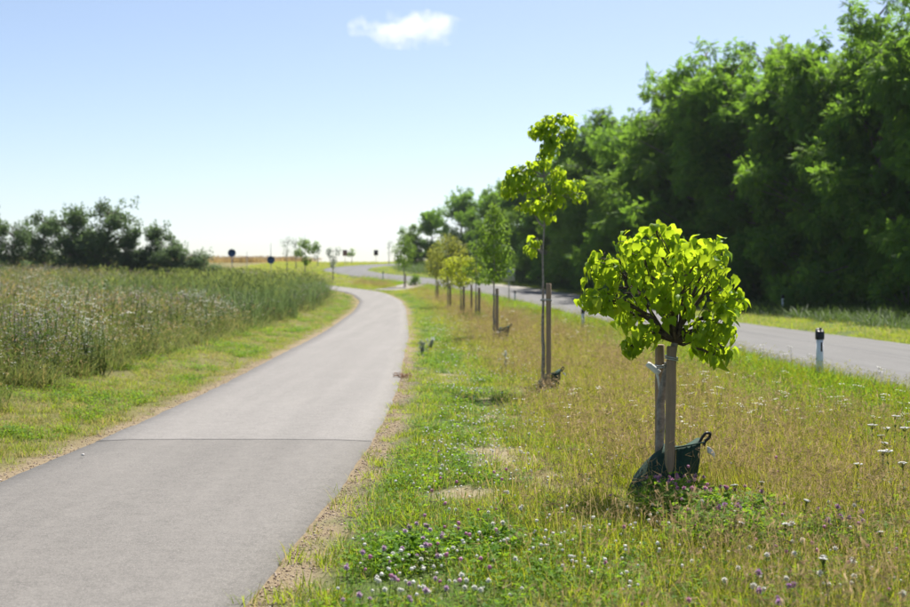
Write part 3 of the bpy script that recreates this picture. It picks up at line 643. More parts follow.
# ------------------------------------------------------------------ tree building
def heart_leaf(v):
    r = random.Random(v); a = r.uniform(.2, .5); dr = r.uniform(.2, .75)
    L = [0, .12, .35, .65, 1.0]; W = [0.0, .36, .47, .30, 0]; back = [-.0, -.08, 0, 0, 0]
    V = []; 
    for l, b in zip(L, back): V.append((0, l, -dr * l * l))
    for s in (1, -1):
        for l, w_, b in list(zip(L, W, back))[1:4]: V.append((s * w_, l + b, a * w_ - dr * l * l + r.uniform(-.03, .03)))
    q = [(0, 5, 1, 1), (1, 5, 6, 2), (2, 6, 7, 3)]
    F4 = [(1, 5, 6, 2), (2, 6, 7, 3), (8, 1, 2, 9), (9, 2, 3, 10)]; F3 = [(0, 5, 1), (3, 7, 4), (0, 1, 8), (10, 3, 4)]
    return (np.array(V, float), [np.array(F4), np.array(F3)])
def pinnate(v, n=4):
    r = random.Random(v); V = []; Fq = []
    def leaflet(cx, cy, ang, L, W, z):
        b = len(V); ca, sa = math.cos(ang), math.sin(ang)
        for (x, y, zz) in [(0, 0, 0), (W * .5, L * .5, .05 * L), (0, L, -.15 * L), (-W * .5, L * .5, .05 * L)]: V.append((cx + x * ca - y * sa, cy + x * sa + y * ca, z + zz))
        Fq.append((b, b + 1, b + 2, b + 3))
    for i in range(n):
        y = .15 + .75 * i / n
        for s in (1, -1): leaflet(0, y, -s * r.uniform(.9, 1.3), .36, .24, -.2 * y * y)
    leaflet(0, .85, 0, .34, .24, -.16)
    return (np.array(V), [np.array(Fq)])
OVAL = (np.array([[0, 0, 0], [.32, .35, .06], [.26, .7, .03], [0, 1, -.1], [-.26, .7, .03], [-.32, .35, .06]]), [np.array([[0, 1, 2, 3], [0, 3, 4, 5]])])
HEARTS = [heart_leaf(i) for i in range(5)]; PINN = [pinnate(i) for i in range(3)]
def leaf_spots(blobs, n, shell=.55):
    """positions and outward vectors in a set of ellipsoids (cx,cy,cz,rx,ry,rz)"""
    B = np.array(blobs, float); vol = np.prod(B[:, 3:], axis=1) ** (2 / 3); k = rng.choice(len(B), n, p=vol / vol.sum())
    d = norm(rng.normal(0, 1, (n, 3))); r = shell + (1.0 - shell) * rng.uniform(0, 1, n) ** .7; r = np.where(rng.uniform(0, 1, n) < .18, r * rng.uniform(.2, 1, n), r)
    return B[k, :3] + d * r[:, None] * B[k, 3:], d, k
def hang(d, out=.6, down=.8, j=.4):
    n = len(d); dirv = norm(d * out + np.array([0, 0, -down]) + rng.normal(0, j, (n, 3))); nr = norm(d + np.array([0, 0, .8]) + rng.normal(0, .35, (n, 3)))
    return frame(dirv, nr)
def young_tree(label, base, fork_z, blobs, lean=(0, 0), r0=.03, leaf=HEARTS, leaf_len=(.1, .14), n=500, mat='catalpa', bark='bark', single=0, group=None, trunk_to=None, hangp=(.6, .8, .4), cat='tree', twig=.006, trunk_pts=None):
    """blobs are relative to base; returns root Empty > trunk (> branch), crown or leaves"""
    root = empty('young_tree', base); tag(root, label, cat, group)
    fk = np.array([lean[0], lean[1], fork_z]); mb = MB()
    tp = np.array(trunk_pts) if trunk_pts is not None else np.array([(0, 0, -.05), (lean[0] * .25, lean[1] * .25, fork_z * .35), (lean[0] * .7, lean[1] * .7, fork_z * .7), fk])
    tp2 = np.stack([np.interp(np.linspace(0, 1, 14), np.linspace(0, 1, len(tp)), tp[:, i]) for i in range(3)], -1)
    tp2[1:-1] += rng.normal(0, r0 * .12, (12, 3)); top = tp2[-1]
    if trunk_to is not None: ext = limb(top, trunk_to, 7, 0, .03)[1:]; tp2 = np.concatenate([tp2, ext])
    tube(mb, tp2, np.interp(np.linspace(0, 1, len(tp2)), [0, .06, 1], [r0 * 1.35, r0 * 1.05, r0 * (.75 if trunk_to is None else .25)]), 10, 0, True, .06)
    tr = link('trunk', mb.mesh('trunk', M[bark]), root)
    mbb = MB(); B = np.array(blobs, float)
    for b in B:
        st = top if trunk_to is None else tp2[14 - 1 + np.argmin(np.abs(tp2[13:, 2] - (b[2] - .25 * (np.linalg.norm(b[:2]) + .3))))]
        mid = limb(st, b[:3], 6, .10, .25); tube(mbb, mid, np.linspace(r0 * .5, twig, 6), 6, 0, False)
        for q in range(5):
            e = b[:3] + norm(rng.normal(0, 1, 3)) * b[3:] * .85; tube(mbb, limb(mid[rng.integers(2, 6)], e, 4, .08, .3), np.linspace(twig, twig * .4, 4), 4, 0, False)
    link('branch', mbb.mesh('branch', M['bark_dark'] if single else M[bark]), tr)
    P, d, _ = leaf_spots(blobs, n, .5); Rm = hang(d, *hangp); sc = rng.uniform(*leaf_len, n); kk = rng.integers(0, len(leaf), n)
    order = np.argsort(P[:, 1] - .3 * np.linalg.norm(P[:, [0, 2]] - P[:, [0, 2]].mean(0), axis=1)); alone = set(order[:single].tolist())
    if single:
        lm = []
        for t in leaf: b_ = MB(); b_.add(t[0], t[1]); lm.append(b_.mesh('leaf', M[mat]))
        for i in order[:single]:
            o = link('leaf', lm[kk[i]], root); A = Matrix(Rm[i].tolist()).to_4x4(); o.matrix_local = Matrix.Translation(P[i]) @ A @ Matrix.Scale(sc[i], 4)
    mc = MB(); rest = np.array([i for i in range(n) if i not in alone])
    for v in range(len(leaf)):
        s_ = rest[kk[rest] == v]
        if len(s_): bake(mc, leaf[v], Rm[s_], P[s_], sc[s_], 0, rng.uniform(0, 1, len(s_)))
    cr = link('crown', mc.mesh('crown', M[mat]), root)
    if single: cr['kind'] = 'stuff'; cr.name = 'foliage'
    return root
def stake(label, x, y, h, r=.038, lean=(0, 0), tie_z=None, tie_to=None, group=None, roll=False):
    root = empty('tree_stake', (x, y, H(x, y))); tag(root, label, 'stake', group)
    mb = MB(); t = np.linspace(0, 1, 9); P = np.stack([lean[0] * t, lean[1] * t, -.15 + (h + .15) * t], -1)
    rr = r * (1 + .05 * rng.uniform(-1, 1, 9)); P = np.concatenate([P, [[lean[0], lean[1], h + .006]]]); rr = np.append(rr, r * .82)
    tube(mb, P, rr, 12, 0, True, .04); link('post', mb.mesh('post', M['wood']), root)
    if tie_z:
        m2 = MB(); c = np.array([lean[0] * tie_z / h, lean[1] * tie_z / h, tie_z]); to = np.array(tie_to); a = np.linspace(0, 2 * math.pi, 25)
        ax = to - c; L = np.linalg.norm(ax[:2]); u = np.array([ax[0], ax[1], 0]) / max(L, 1e-6); v = np.array([-u[1], u[0], 0])
        lp_ = [c + u * (L * .5 + (L * .5 + r + .008) * math.cos(k)) + v * (r + .008) * math.sin(k) + np.array([0, 0, .01 * math.sin(k)]) for k in a]
        tube(m2, lp_, .007, 6); tube(m2, np.array(lp_) + [0, 0, .016], .007, 6); link('tie', m2.mesh('tie', M['galv']), root.children[0])
    if roll:
        m3 = MB(); c = np.array([-.065, -.13, tie_z - .02]); ax = norm(np.array([.75, -.2, -.62])); s_ = np.linspace(-.075, .055, 7)
        tube(m3, c + s_[:, None] * ax, [.020, .027, .028, .026, .028, .026, .021], 10, 0, True, .10)
        tube(m3, [c + ax * .02, c + np.array([.03, -.01, -.08]), c + np.array([.045, 0, -.2])], [.014, .010, .006], 5, 0)
        link('strap_roll', m3.mesh('strap_roll', M['tagw']), root.children[0])
    return root
def watering_bag(label, loc, s=1.0, rz=0.0, extras=True):
    root = empty('watering_bag', loc, rz, s); tag(root, label, 'watering bag', 'watering bags around the young trees')
    nu, nv = 48, 12; V = []
    for j in range(nv):
        t = j / (nv - 1); xl = -.30 + .27 * t ** 1.5; xr = .19 + .085 * t ** 1.2; ry0 = .20 * (1 - .5 * t)
        for i in range(nu):
            a = 2 * math.pi * i / nu; ca, sa = math.cos(a), math.sin(a)
            fold = 1 + .05 * math.sin(5 * a + 2.6 * t) * (1 - .3 * t) + .025 * math.sin(11 * a + 4 * t + 1) + random.uniform(-.012, .012)
            cx = (xl + xr) / 2; rx = (xr - xl) / 2; bulge = 1 + .10 * math.sin(t * math.pi)
            z = t * (.385 + .06 * max(0, ca) ** 2 + .012 * math.sin(3 * a)) - .03 * (1 - t)
            V.append((cx + rx * ca * fold * bulge, ry0 * sa * fold * bulge, z))
    i = np.arange(nv - 1)[:, None] * nu; k = np.arange(nu)[None]; q = np.stack([i + k, i + (k + 1) % nu, i + nu + (k + 1) % nu, i + nu + k], -1).reshape(-1, 4)
    mb = MB(); top_ = np.array(V[-nu:]); ctr = top_.mean(0) - [0, 0, .05]; V += [tuple(ctr)]; fan = np.stack([np.arange(nu) + (nv - 1) * nu, (np.arange(nu) + 1) % nu + (nv - 1) * nu, np.full(nu, nu * nv)], -1)
    mb.add(V, [q, fan]); o = link('bag', mb.mesh('bag', M['bagm']), root)
    md = o.modifiers.new('thick', 'SOLIDIFY'); md.thickness = .006
    m4 = MB(); tr = [(-.01 + .30 * t, -.11 - .015 * math.sin(t * 3),   .375 + .055 * t) for t in np.linspace(0, 1, 12)]
    tube(m4, tr, .007, 6); link('rim_band', m4.mesh('rim_band', M['bagm']), o)
    m2 = MB(); hp = [(.255, -.03, .37), (.285, -.035, .43), (.315, -.04, .468), (.352, -.03, .462), (.345, -.02, .425), (.315, -.02, .40), (.30, -.02, .36)]
    hp = np.array(hp) + [0, 0, .03]; u = np.linspace(0, 1, 20); hp = np.stack([np.interp(u, np.linspace(0, 1, 7), hp[:, d_]) for d_ in range(3)], -1)
    tube(m2, hp, .012, 7); link('handle', m2.mesh('handle', M['black']), o)
    if extras:
        m3 = MB(); g = np.array([[(.325 + .06 * a, -.035 - .012 * math.sin(a * 3), .385 - .05 * b - .055 * a * a) for a in np.linspace(0, 1, 5)] for b in np.linspace(0, 1, 4)]).reshape(-1, 3)
        ii = np.arange(3)[:, None] * 5 + np.arange(4)[None]; m3.add(g, [np.stack([ii, ii + 1, ii + 6, ii + 5], -1).reshape(-1, 4)])
        t_ = link('tag', m3.mesh('tag', M['tagw']), o); md = t_.modifiers.new('thick', 'SOLIDIFY'); md.thickness = .003
    return root

# ------------------------------------------------------------------ the near staked tree
NT = (1.72, 10.2); NZ = H(*NT); K = 10.2 / F
def rel(xp, yp, dy=0.0): return ((xp - 455) * K - NT[0], dy, CAM_H - (yp - HORIZ) * K - NZ)
def bl(xp, yp, dy, rx, ry, rz): x, y, z = rel(xp, yp, dy); return (x, y, z, rx, ry, rz)
near_blobs = [bl(634, 247, -.05, .17, .2, .15), bl(672, 240, .1, .19, .2, .13), bl(705, 252, -.1, .17, .2, .15), bl(604, 272, .05, .17, .2, .15), bl(595, 298, -.1, .13, .15, .09),
              bl(650, 280, -.28, .24, .16, .2), bl(690, 285, .28, .26, .18, .2), bl(722, 280, .05, .14, .2, .16), bl(715, 318, -.12, .17, .2, .15), bl(630, 310, .2, .18, .2, .14),
              bl(640, 330, -.12, .13, .14, .10), bl(706, 344, .12, .14, .14, .10), bl(670, 305, -.18, .20, .15, .15), bl(660, 262, .32, .26, .16, .2), bl(686, 262, -.33, .2, .13, .17), bl(729, 332, .1, .08, .1, .09), bl(612, 300, -.05, .14, .16, .11), bl(652, 334, .12, .11, .12, .08), bl(695, 330, -.2, .13, .13, .10), bl(722, 348, -.02, .09, .1, .08), bl(655, 226, .0, .10, .12, .06), bl(586, 300, .0, .07, .08, .06), bl(632, 345, .0, .09, .1, .07), bl(712, 355, -.05, .10, .1, .07), bl(600, 258, .02, .1, .1, .08), bl(735, 300, .0, .08, .1, .1)]
tfork = rel(676, 342); ttop = rel(674, 352)
tpts = [(-.05, .12, -.1), (-.05, .11, .35), (-.04, .09, .8), (ttop[0], .05, ttop[2]), (tfork[0], .02, tfork[2])]
young_tree('round headed young tree with big bright heart shaped leaves, nearest of the row', (NT[0], NT[1], NZ), tfork[2], near_blobs, hangp=(.5, 1.0, .4), r0=.036, leaf=HEARTS, leaf_len=(.045, .098), n=1350, mat='catalpa', bark='bark_grey', single=300, trunk_pts=tpts, group=None)
stake('wooden stake in front of the nearest tree, its foot in the green bag', NT[0] + .005, NT[1] - .03, 1.20, .041, (.02, 0), 1.10, (tfork[0] - .03, .08, 1.12))
stake('wooden stake behind the nearest tree with a white rolled strap', NT[0] - .028, NT[1] + .24, 1.20, .038, (.0, 0), 1.03, (.0, -.16, 1.05), roll=True)
watering_bag('dark green watering bag slumped around the foot of the nearest tree', (NT[0] + .005, NT[1] + .09, NZ))

# ------------------------------------------------------------------ the tall slim second tree
def spot(xp, yp):
    """ground point seen at a photograph pixel (valley floor)"""
    y = 5.0
    for _ in range(4000):
        x = px(xp, y)
        if HORIZ + (CAM_H - float(zc(y))) * F / y <= yp: break
        y += .05
    return x, y
def tree_at(label, xp, Y, top_px, blobs_px, base_hint=None, ry=None, **k):
    X = px(xp, Y); z = H(X, Y); s = Y / F
    def c(b):
        x_, y_, rx, rz = b; return ((x_ - 455) * s - X, random.uniform(-.6, .6) * rx * s, CAM_H - (y_ - HORIZ) * s - z, rx * s, (ry or 1.0) * rx * s, rz * s)
    bb = [c(b) for b in blobs_px]; topz = CAM_H - (top_px - HORIZ) * s - z
    return young_tree(label, (X, Y, z), topz * .4, bb, trunk_to=np.array([random.uniform(-.05, .05), 0, topz * .96]), **k), X, Y, topz
t2, X2, Y2, top2 = tree_at('tall slim young tree with loose bright leaf tiers, second in the row', 543, 21.0, 114,
    [(548, 122, 13, 7), (566, 118, 11, 6), (537, 130, 9, 6), (549, 148, 10, 9), (518, 180, 15, 12), (508, 190, 8, 9), (533, 188, 12, 10), (556, 172, 9, 8), (572, 184, 12, 8), (578, 196, 9, 6), (555, 200, 14, 8), (540, 205, 11, 8), (525, 206, 8, 6), (532, 248, 7, 7), (560, 188, 9, 8), (548, 215, 7, 8), (543, 160, 9, 9), (552, 136, 10, 9), (528, 170, 9, 9), (512, 172, 7, 7), (570, 132, 6, 6), (536, 240, 5, 6)],
    n=820, leaf_len=(.075, .125), r0=.032, mat='catalpa', bark='bark_grey')
stake('thick grey stake right of the tall slim second tree', X2 + .09, Y2 - .04, 1.78, .044, (0, 0), 1.5, (-.08, .04, 1.5))
watering_bag('dark green watering bag at the foot of the tall slim second tree', (X2 + .1, Y2 + .12, H(X2, Y2)), .78, .3)
t3, X3, Y3, top3 = tree_at('dense dark green young tree, third in the row', 494, 38.5, 204,
    [(494, 216, 10, 10), (488, 232, 12, 11), (501, 230, 11, 12), (484, 250, 9, 12), (504, 252, 10, 12), (494, 250, 14, 14), (495, 272, 13, 11), (486, 276, 7, 8), (508, 270, 8, 8), (494, 208, 6, 7)],
    n=1900, leaf=[OVAL], leaf_len=(.06, .10), r0=.04, mat='leaf_green', bark='bark_grey')
stake('dark stake tied to the dense green third tree', X3 + .09, Y3 - .08, 1.55, .05, (0, 0), 1.35, (-.09, .08, 1.35))
watering_bag('dark green watering bag beside the third tree', (X3 + .22, Y3 + .05, H(X3, Y3)), .95, .2, False)
rowt = [  # label, column, distance, crown top row, blobs, n, leaf length, material, stake label
    ('thin airy young tree behind the third tree', 476, 57, 236, [(474, 248, 8, 9), (480, 262, 9, 9), (470, 268, 8, 8), (477, 278, 7, 7)], 700, (.07, .11), 'leaf_green', 'brown stake of the thin airy tree'),
    ('low bright yellow green young tree with two stakes', 461, 66, 252, [(452, 262, 10, 6), (466, 260, 10, 6), (460, 270, 15, 7), (474, 268, 8, 6), (447, 272, 8, 6), (462, 281, 12, 6)], 1500, (.09, .14), 'leaf_yellow', 'stake under the low yellow green tree'),
    ('broad olive coloured young tree in the middle of the row', 448, 78, 232, [(448, 242, 13, 9), (438, 252, 12, 10), (458, 250, 12, 10), (434, 268, 9, 9), (449, 265, 15, 10), (464, 266, 9, 9), (448, 280, 14, 8)], 2400, (.10, .15), 'leaf_olive', 'stake of the broad olive coloured tree'),
    ('small pale young tree before the last of the row', 436, 96, 246, [(436, 255, 8, 7), (430, 264, 7, 7), (442, 264, 7, 7), (436, 272, 8, 6)], 900, (.10, .15), 'leaf_olive', 'short stake of the small pale tree'),
    ('bright green young tree at the far end of the row beside the path bend', 404, 117, 231, [(404, 240, 7, 7), (399, 250, 8, 8), (410, 250, 8, 8), (404, 260, 10, 8)], 1300, (.13, .2), 'leaf_green', 'stake of the far end tree at the bend'),
]
for i, (lab, xp, Y, tpx, bb, n, ll, mt, sl) in enumerate(rowt):
    t_, X_, Y_, top_ = tree_at(lab, xp, Y, tpx, bb, n=n, leaf=[OVAL], leaf_len=ll, r0=.045, mat=mt, bark='bark_grey', twig=.01)
    stake(sl, X_ + .14, Y_ - .1, 1.5 if i < 3 else 1.3, .06, (0, 0), 1.2, (-.14, .1, 1.2))
    if i == 1: stake('second slender stake right of the low yellow green tree', X_ + .55, Y_ + .2, 1.6, .05)
fart = [
    ('leafy green young tree left of the path bend on the skyline', 305, 150, 233, [(304, 243, 7, 5), (312, 249, 7, 4), (299, 252, 6, 4), (306, 260, 5, 5), (316, 245, 4, 4)], 700, (.2, .3), 'leaf_green'),
    ('sparse grey green young tree left of the leafy skyline tree', 287, 158, 234, [(284, 243, 5, 6), (290, 240, 5, 5), (287, 252, 6, 5)], 190, (.14, .2), 'leaf_grey'),
    ('thin half bare young tree between the two skyline trees', 296, 170, 236, [(295, 244, 4, 5), (297, 252, 4, 6)], 130, (.16, .24), 'leaf_grey'),
    ('vase shaped young tree where the path bends left', 333, 131, 247, [(329, 251, 3, 5), (338, 251, 3, 5), (333, 259, 4, 5), (333, 265, 3, 4)], 330, (.14, .22), 'leaf_grey'),
    ('tiny round young tree on the crest between the two signs', 352, 206, 248, [(352, 252, 4, 4), (349, 254, 3, 3)], 160, (.2, .3), 'leaf_green'),
    ('faint bare twigged young tree at the road bend', 389, 196, 238, [(388, 246, 3, 5), (392, 243, 3, 4), (390, 253, 3, 4)], 70, (.16, .24), 'leaf_grey'),
    ('pale half hidden young tree right of the leafy skyline tree', 318, 182, 244, [(318, 250, 4, 4), (316, 256, 3, 4)], 90, (.18, .26), 'leaf_grey'),
]
for lab, xp, Y, tpx, bb, n, ll, mt in fart:
    tree_at(lab, xp, Y, tpx, bb, n=n, leaf=[OVAL], leaf_len=ll, r0=.07, mat=mt, bark='bark_grey', twig=.012)

# ------------------------------------------------------------------ wood on the right: big trees built as variants, then copied
def big_tree(seed, h, wd, mat, low=.06, n=12500, leafl=(.32, .56), tpl=PINN, nb=70, taper=.75, droop=.35):
    r = np.random.default_rng(seed); root = empty('forest_tree'); B = []
    nl = max(9, nb // 6)
    for i in range(nl):
        t = low + (.97 - low) * (i + r.uniform(.1, .9)) / nl; env = wd * .5 * np.interp(t, [0, .1, .35, .65, .85, 1], [.8, .9, 1, .9, .72, .30])
        a = i * 2.399 + r.uniform(-.6, .6); q = env * r.uniform(.45, 1.0); Rl = wd * .5 * r.uniform(.34, .55) * np.interp(t, [0, .7, 1], [1, 1, .7])
        c = np.array([q * math.cos(a), q * math.sin(a), max(min(t * h, h - Rl * .7), Rl * .5)])
        for k in range(8):
            d_ = norm(r.normal(0, 1, 3)) * r.uniform(.3, 1.0) * Rl * [1, 1, .8]; s_ = Rl * r.uniform(.26, .5); B.append((*(c + d_), s_, s_, s_ * r.uniform(.55, 1.0)))
    for k in range(nl): z_ = h * r.uniform(low, .9); B.append((r.normal(0, .12) * wd, r.normal(0, .12) * wd, z_, wd * .19, wd * .19, wd * .19))
    for k in range(14): B.append((r.uniform(-.36, .36) * wd, r.uniform(-.36, .36) * wd, h * r.uniform(.78, 1.04), wd * .032, wd * .032, wd * r.uniform(.06, .12)))
    mb = MB(); tp = np.array([(0, 0, -.3), (.1, .05, h * .2), (.0, .15, h * .5), (.15, 0, h * .92)]); u = np.linspace(0, 1, 12)
    tp = np.stack([np.interp(u, [0, .25, .55, 1], tp[:, i]) for i in range(3)], -1); tube(mb, tp, np.linspace(.24, .04, 12) * h / 15, 9, 0, True, .08)
    link('trunk', mb.mesh('trunk', M['bark']), root); mbb = MB()
    for b in B[::2]:
        zs = max(h * .08, b[2] - .5 * math.hypot(b[0], b[1])); st = np.array([np.interp(zs, tp[:, 2], tp[:, 0]), np.interp(zs, tp[:, 2], tp[:, 1]), zs])
        tube(mbb, limb(st, b[:3], 5, .06, .2), np.linspace(.07, .015, 5), 5, 0, False)
    link('branch', mbb.mesh('branch', M['bark']), root)
    P, d, k = leaf_spots(B, n, .5); Rm = hang(d, .7, droop, .5); sc = r.uniform(*leafl, n); kk = r.integers(0, len(tpl), n); mc = MB()
    tone = r.uniform(0, .5, len(B))[k] + r.uniform(0, .5, n)
    for v in range(len(tpl)):
        s_ = kk == v; bake(mc, tpl[v], Rm[s_], P[s_], sc[s_], 0, tone[s_] * .98)
    link('crown', mc.mesh('crown', M[mat]), root); return root
FV = [big_tree(1, 16, 9.5, 'forest'), big_tree(2, 16, 8.5, 'forest'), big_tree(3, 16, 10.5, 'forest', nb=84, n=14000), big_tree(4, 16, 9.0, 'forest_light'), big_tree(5, 16, 8.0, 'forest', droop=.8)]
used = [False] * len(FV)
def put_big(v, X, Y, h, label, group, rz=None):
    o = FV[v] if not used[v] else copy_tree(FV[v]); used[v] = True; s = h / 16.0
    o.location = (X, Y, H(X, Y) - .1); o.rotation_euler = (0, 0, random.uniform(0, 6.28) if rz is None else rz); o.scale = (s * random.uniform(.9, 1.15), s * random.uniform(.9, 1.15), s)
    tag(o, label, 'tree', group); return o
edge = [(24.5, 44, 16, 2), (24.3, 50, 15.5, 0), (23.5, 56, 15.3, 1), (23.4, 62, 15.0, 4), (22.6, 67.5, 15.8, 2), (20.8, 73, 15.2, 0), (19.6, 77.5, 14.2, 1), (17.8, 82, 15.6, 1), (17.0, 87, 17.2, 2), (16.2, 92, 15.8, 3), (15.6, 97, 14.6, 0), (14.6, 102.5, 14.6, 1), (13.4, 108, 15.0, 3), (12.6, 114, 14.8, 0), (11.6, 120, 13.4, 3), (10.4, 127, 12.8, 4), (9.2, 134, 11.8, 3), (7.8, 142, 11.0, 0), (6.2, 150, 10.6, 3), (4.6, 158, 10.0, 2)]
ordn = ['first', 'second', 'third', 'fourth', 'fifth', 'sixth', 'seventh', 'eighth', 'ninth', 'tenth', 'eleventh', 'twelfth', 'thirteenth', 'fourteenth', 'fifteenth', 'sixteenth', 'seventeenth', 'eighteenth', 'nineteenth', 'twentieth']
kinds = ['broad dark', 'upright dark', 'wide spreading dark', 'lighter green', 'narrow drooping dark']
for i, (X, Y, h, v) in enumerate(edge):
    put_big(v, X, Y, h, '%s tree on the wood edge, %s from the right picture side' % (kinds[v], ordn[i]), 'trees along the wood edge')
for i in range(20):
    X, Y, h, v = edge[i]; put_big((v + 2) % 5, X + random.uniform(5, 7), Y + random.uniform(1, 4), h * random.uniform(.98, 1.08), 'dark tree standing in the second row behind the wood edge', 'trees in the second row of the wood')
for i in range(0, 20, 2):
    X, Y, h, v = edge[i]; put_big((v + 1) % 5, X + random.uniform(11, 14), Y + random.uniform(0, 5), h * random.uniform(1.0, 1.1), 'dark tree deep in the wood behind the second row', 'trees deep in the wood')
put_big(2, 1.0, 176, 10.5, 'big dark rounded tree inside the road bend, left end of the wood', 'trees at the road bend')
put_big(0, -3.4, 181, 8.0, 'lower dark tree left of the big rounded one at the bend', 'trees at the road bend')
put_big(3, -6.2, 178, 6.0, 'small light green tree at the left tip of the wood', 'trees at the road bend')
put_big(3, 4.5, 170, 10.0, 'light green tree right of the big rounded one at the bend', 'trees at the road bend')
# shrubs at the foot of the wood
def shrub(seed, mat, h=2.4, wd=3.2, n=1500, leafl=(.18, .3), tpl=[OVAL], name='shrub', nb=20):
    r = np.random.default_rng(seed); root = empty(name); B = []
    for k in range(nb):
        a = r.uniform(0, 6.28); q = wd * .5 * math.sqrt(r.uniform(0, 1)) * .8; z = h * r.uniform(.12, .85) * (1 - .4 * (q / (wd * .5)) ** 2); s = wd * .5 * r.uniform(.2, .38)
        B.append((q * math.cos(a), q * math.sin(a), z, s, s, s * .8))
    mb = MB()
    for b in B: tube(mb, limb((b[0] * .15, b[1] * .15, -.1), b[:3], 5, .1, .2), np.linspace(.035, .008, 5) * h / 2.4, 5, 0, False)
    link('stem', mb.mesh('stem', M['bark']), root)
    P, d, k = leaf_spots(B, n, .4); kk = r.integers(0, len(tpl), n); mc = MB(); Rm = hang(d, .9, .3, .5); sc = r.uniform(*leafl, n)
    for v in range(len(tpl)): s_ = kk == v; bake(mc, tpl[v], Rm[s_], P[s_], sc[s_], 0, r.uniform(0, 1, s_.sum()))
    link('foliage', mc.mesh('foliage', M[mat]), root); return root
def place(o, X, Y, s=1.0, sz=None, label='', cat='shrub', group=None, rz=None):
    o.location = (X, Y, H(X, Y) - .03); o.scale = (s, s, sz or s); o.rotation_euler = (0, 0, random.uniform(0, 6.28) if rz is None else rz); tag(o, label, cat, group); return o
sv = [shrub(21, 'forest'), shrub(22, 'forest'), shrub(23, 'forest_light')]; su = [0, 0, 0]
for i in range(24):
    Y = 42 + i * 4.6; X = float(np.interp(Y, [e[1] for e in edge], [e[0] for e in edge])) - random.uniform(.6, 2.0); v = i % 3
    o = sv[v] if not su[v] else copy_tree(sv[v]); su[v] = 1
    place(o, X, Y, random.uniform(.8, 1.3), None, 'dark leafy shrub in the shade under the wood edge', 'shrub', 'shrubs under the wood edge')

# ------------------------------------------------------------------ tree hedge on the left skyline
HV = [big_tree(31, 8, 6.4, 'hedge', .05, 7400, (.2, .32), [OVAL], 60), big_tree(32, 8, 5.6, 'hedge', .05, 7000, (.2, .32), [OVAL], 52), big_tree(33, 8, 7.2, 'hedge', .04, 8000, (.2, .32), [OVAL], 64)]
for o in HV: o.name = 'hedge_tree'
hused = [0, 0, 0]
hed = [(-48, 6.6, 0, 'hedge tree at the far left picture edge'), (-18, 7.0, 1, 'broad hedge tree cut by the left picture edge'), (14, 5.6, 2, 'low broad hedge tree near the left picture edge'), (44, 6.6, 0, 'rounded hedge tree with sky gaps in its crown'), (74, 7.2, 1, 'tall loose hedge tree with twiggy top'),
       (92, 5.0, 2, 'hedge tree tucked left of the tallest one'), (109, 7.9, 0, 'tallest and fullest tree of the left hedge'), (128, 4.8, 1, 'lower hedge tree right of the tallest'), (142, 3.4, 2, 'low dip in the hedge before its last peak'), (158, 6.0, 1, 'pointed last peak tree of the left hedge'), (176, 4.3, 0, 'sloping bush right of the last hedge peak'), (192, 3.6, 2, 'low rounded bush near the right end of the hedge'), (206, 2.4, 0, 'lowest bush at the right tip of the hedge')]
for xp, h, v, lab in hed:
    Y = 106 + random.uniform(-2, 3); o = HV[v] if not hused[v] else copy_tree(HV[v]); hused[v] = 1; X = px(xp, Y); h = h * .87; s = h / 8
    o.location = (X, Y, H(X, Y) - .2); o.rotation_euler = (0, 0, random.uniform(0, 6.28)); o.scale = (max(s, .6), max(s, .6), s); tag(o, lab, 'tree', 'trees of the left hedge')

# ------------------------------------------------------------------ single shrubs and weeds
o = shrub(41, 'leaf_green', 1.3, 1.6, 700, (.10, .16)); o.name = 'roadside_bush'; place(o, -3.9, 121.2, 1.0, None, 'small round green bush by the road near the far row trees', 'bush')
o = shrub(42, 'leaf_green', .45, 1.5, 900, (.05, .09)); o.name = 'low_bush'; place(o, .98, 56.2, 1.0, None, 'low dark green bush around the foot of the thin airy tree', 'bush')
o = shrub(43, 'leaf_yellow', .95, .8, 420, (.06, .10)); o.name = 'field_bush'; place(o, px(118, 60), 60, 1.2, 1.7, 'small upright light green bush alone in the left meadow', 'bush')
o = shrub(44, 'yellow_fl', 1.2, 4.5, 900, (.08, .14)); o.name = 'flowering_bush'; place(o, px(296, 118), 118, 1.0, None, 'yellow flowering bush in the field below the skyline trees', 'bush')
o = shrub(45, 'leaf_yellow', 1.0, 2.6, 600, (.08, .14)); o.name = 'field_bush'; place(o, px(10, 72), 72, 1.0, None, 'yellow green weed bush at the left edge before the hedge', 'bush')
def weed(label, X, Y, h, mat, n=5):
    root = empty('tall_weed', (X, Y, H(X, Y))); tag(root, label, 'weed', 'grey weeds beside the path'); mb = MB(); mc = MB()
    for k in range(n):
        e = np.array([random.uniform(-.12, .12), random.uniform(-.12, .12), h * random.uniform(.7, 1)]); tube(mb, limb((e[0] * .2, e[1] * .2, 0), e, 5, 0, .1), np.linspace(.008, .004, 5), 5, 0)
        m_ = 14; z = rng.uniform(.15, 1, m_); p = e * z[:, None]; d = np.stack([rng.normal(0, 1, m_), rng.normal(0, 1, m_), rng.uniform(.2, 1, m_)], -1)
        bake(mc, OVAL, frame(d, np.tile([0, 0, 1.], (m_, 1))), p, rng.uniform(.05, .10, m_), 0, rng.uniform(0, 1, m_))
    link('stem', mb.mesh('stem', M[mat]), root); link('leaves', mc.mesh('leaves', M[mat]), root)
weed('taller grey leaved weed standing at the right path edge', px(430, 33), 33, .36, 'leaf_grey'); weed('shorter grey leaved weed left of its taller twin at the path edge', px(422, 31), 31, .36, 'leaf_grey')
weed('lone grey weed stem in the meadow before the third tree', px(506, 25), 25, .5, 'leaf_grey', 2)
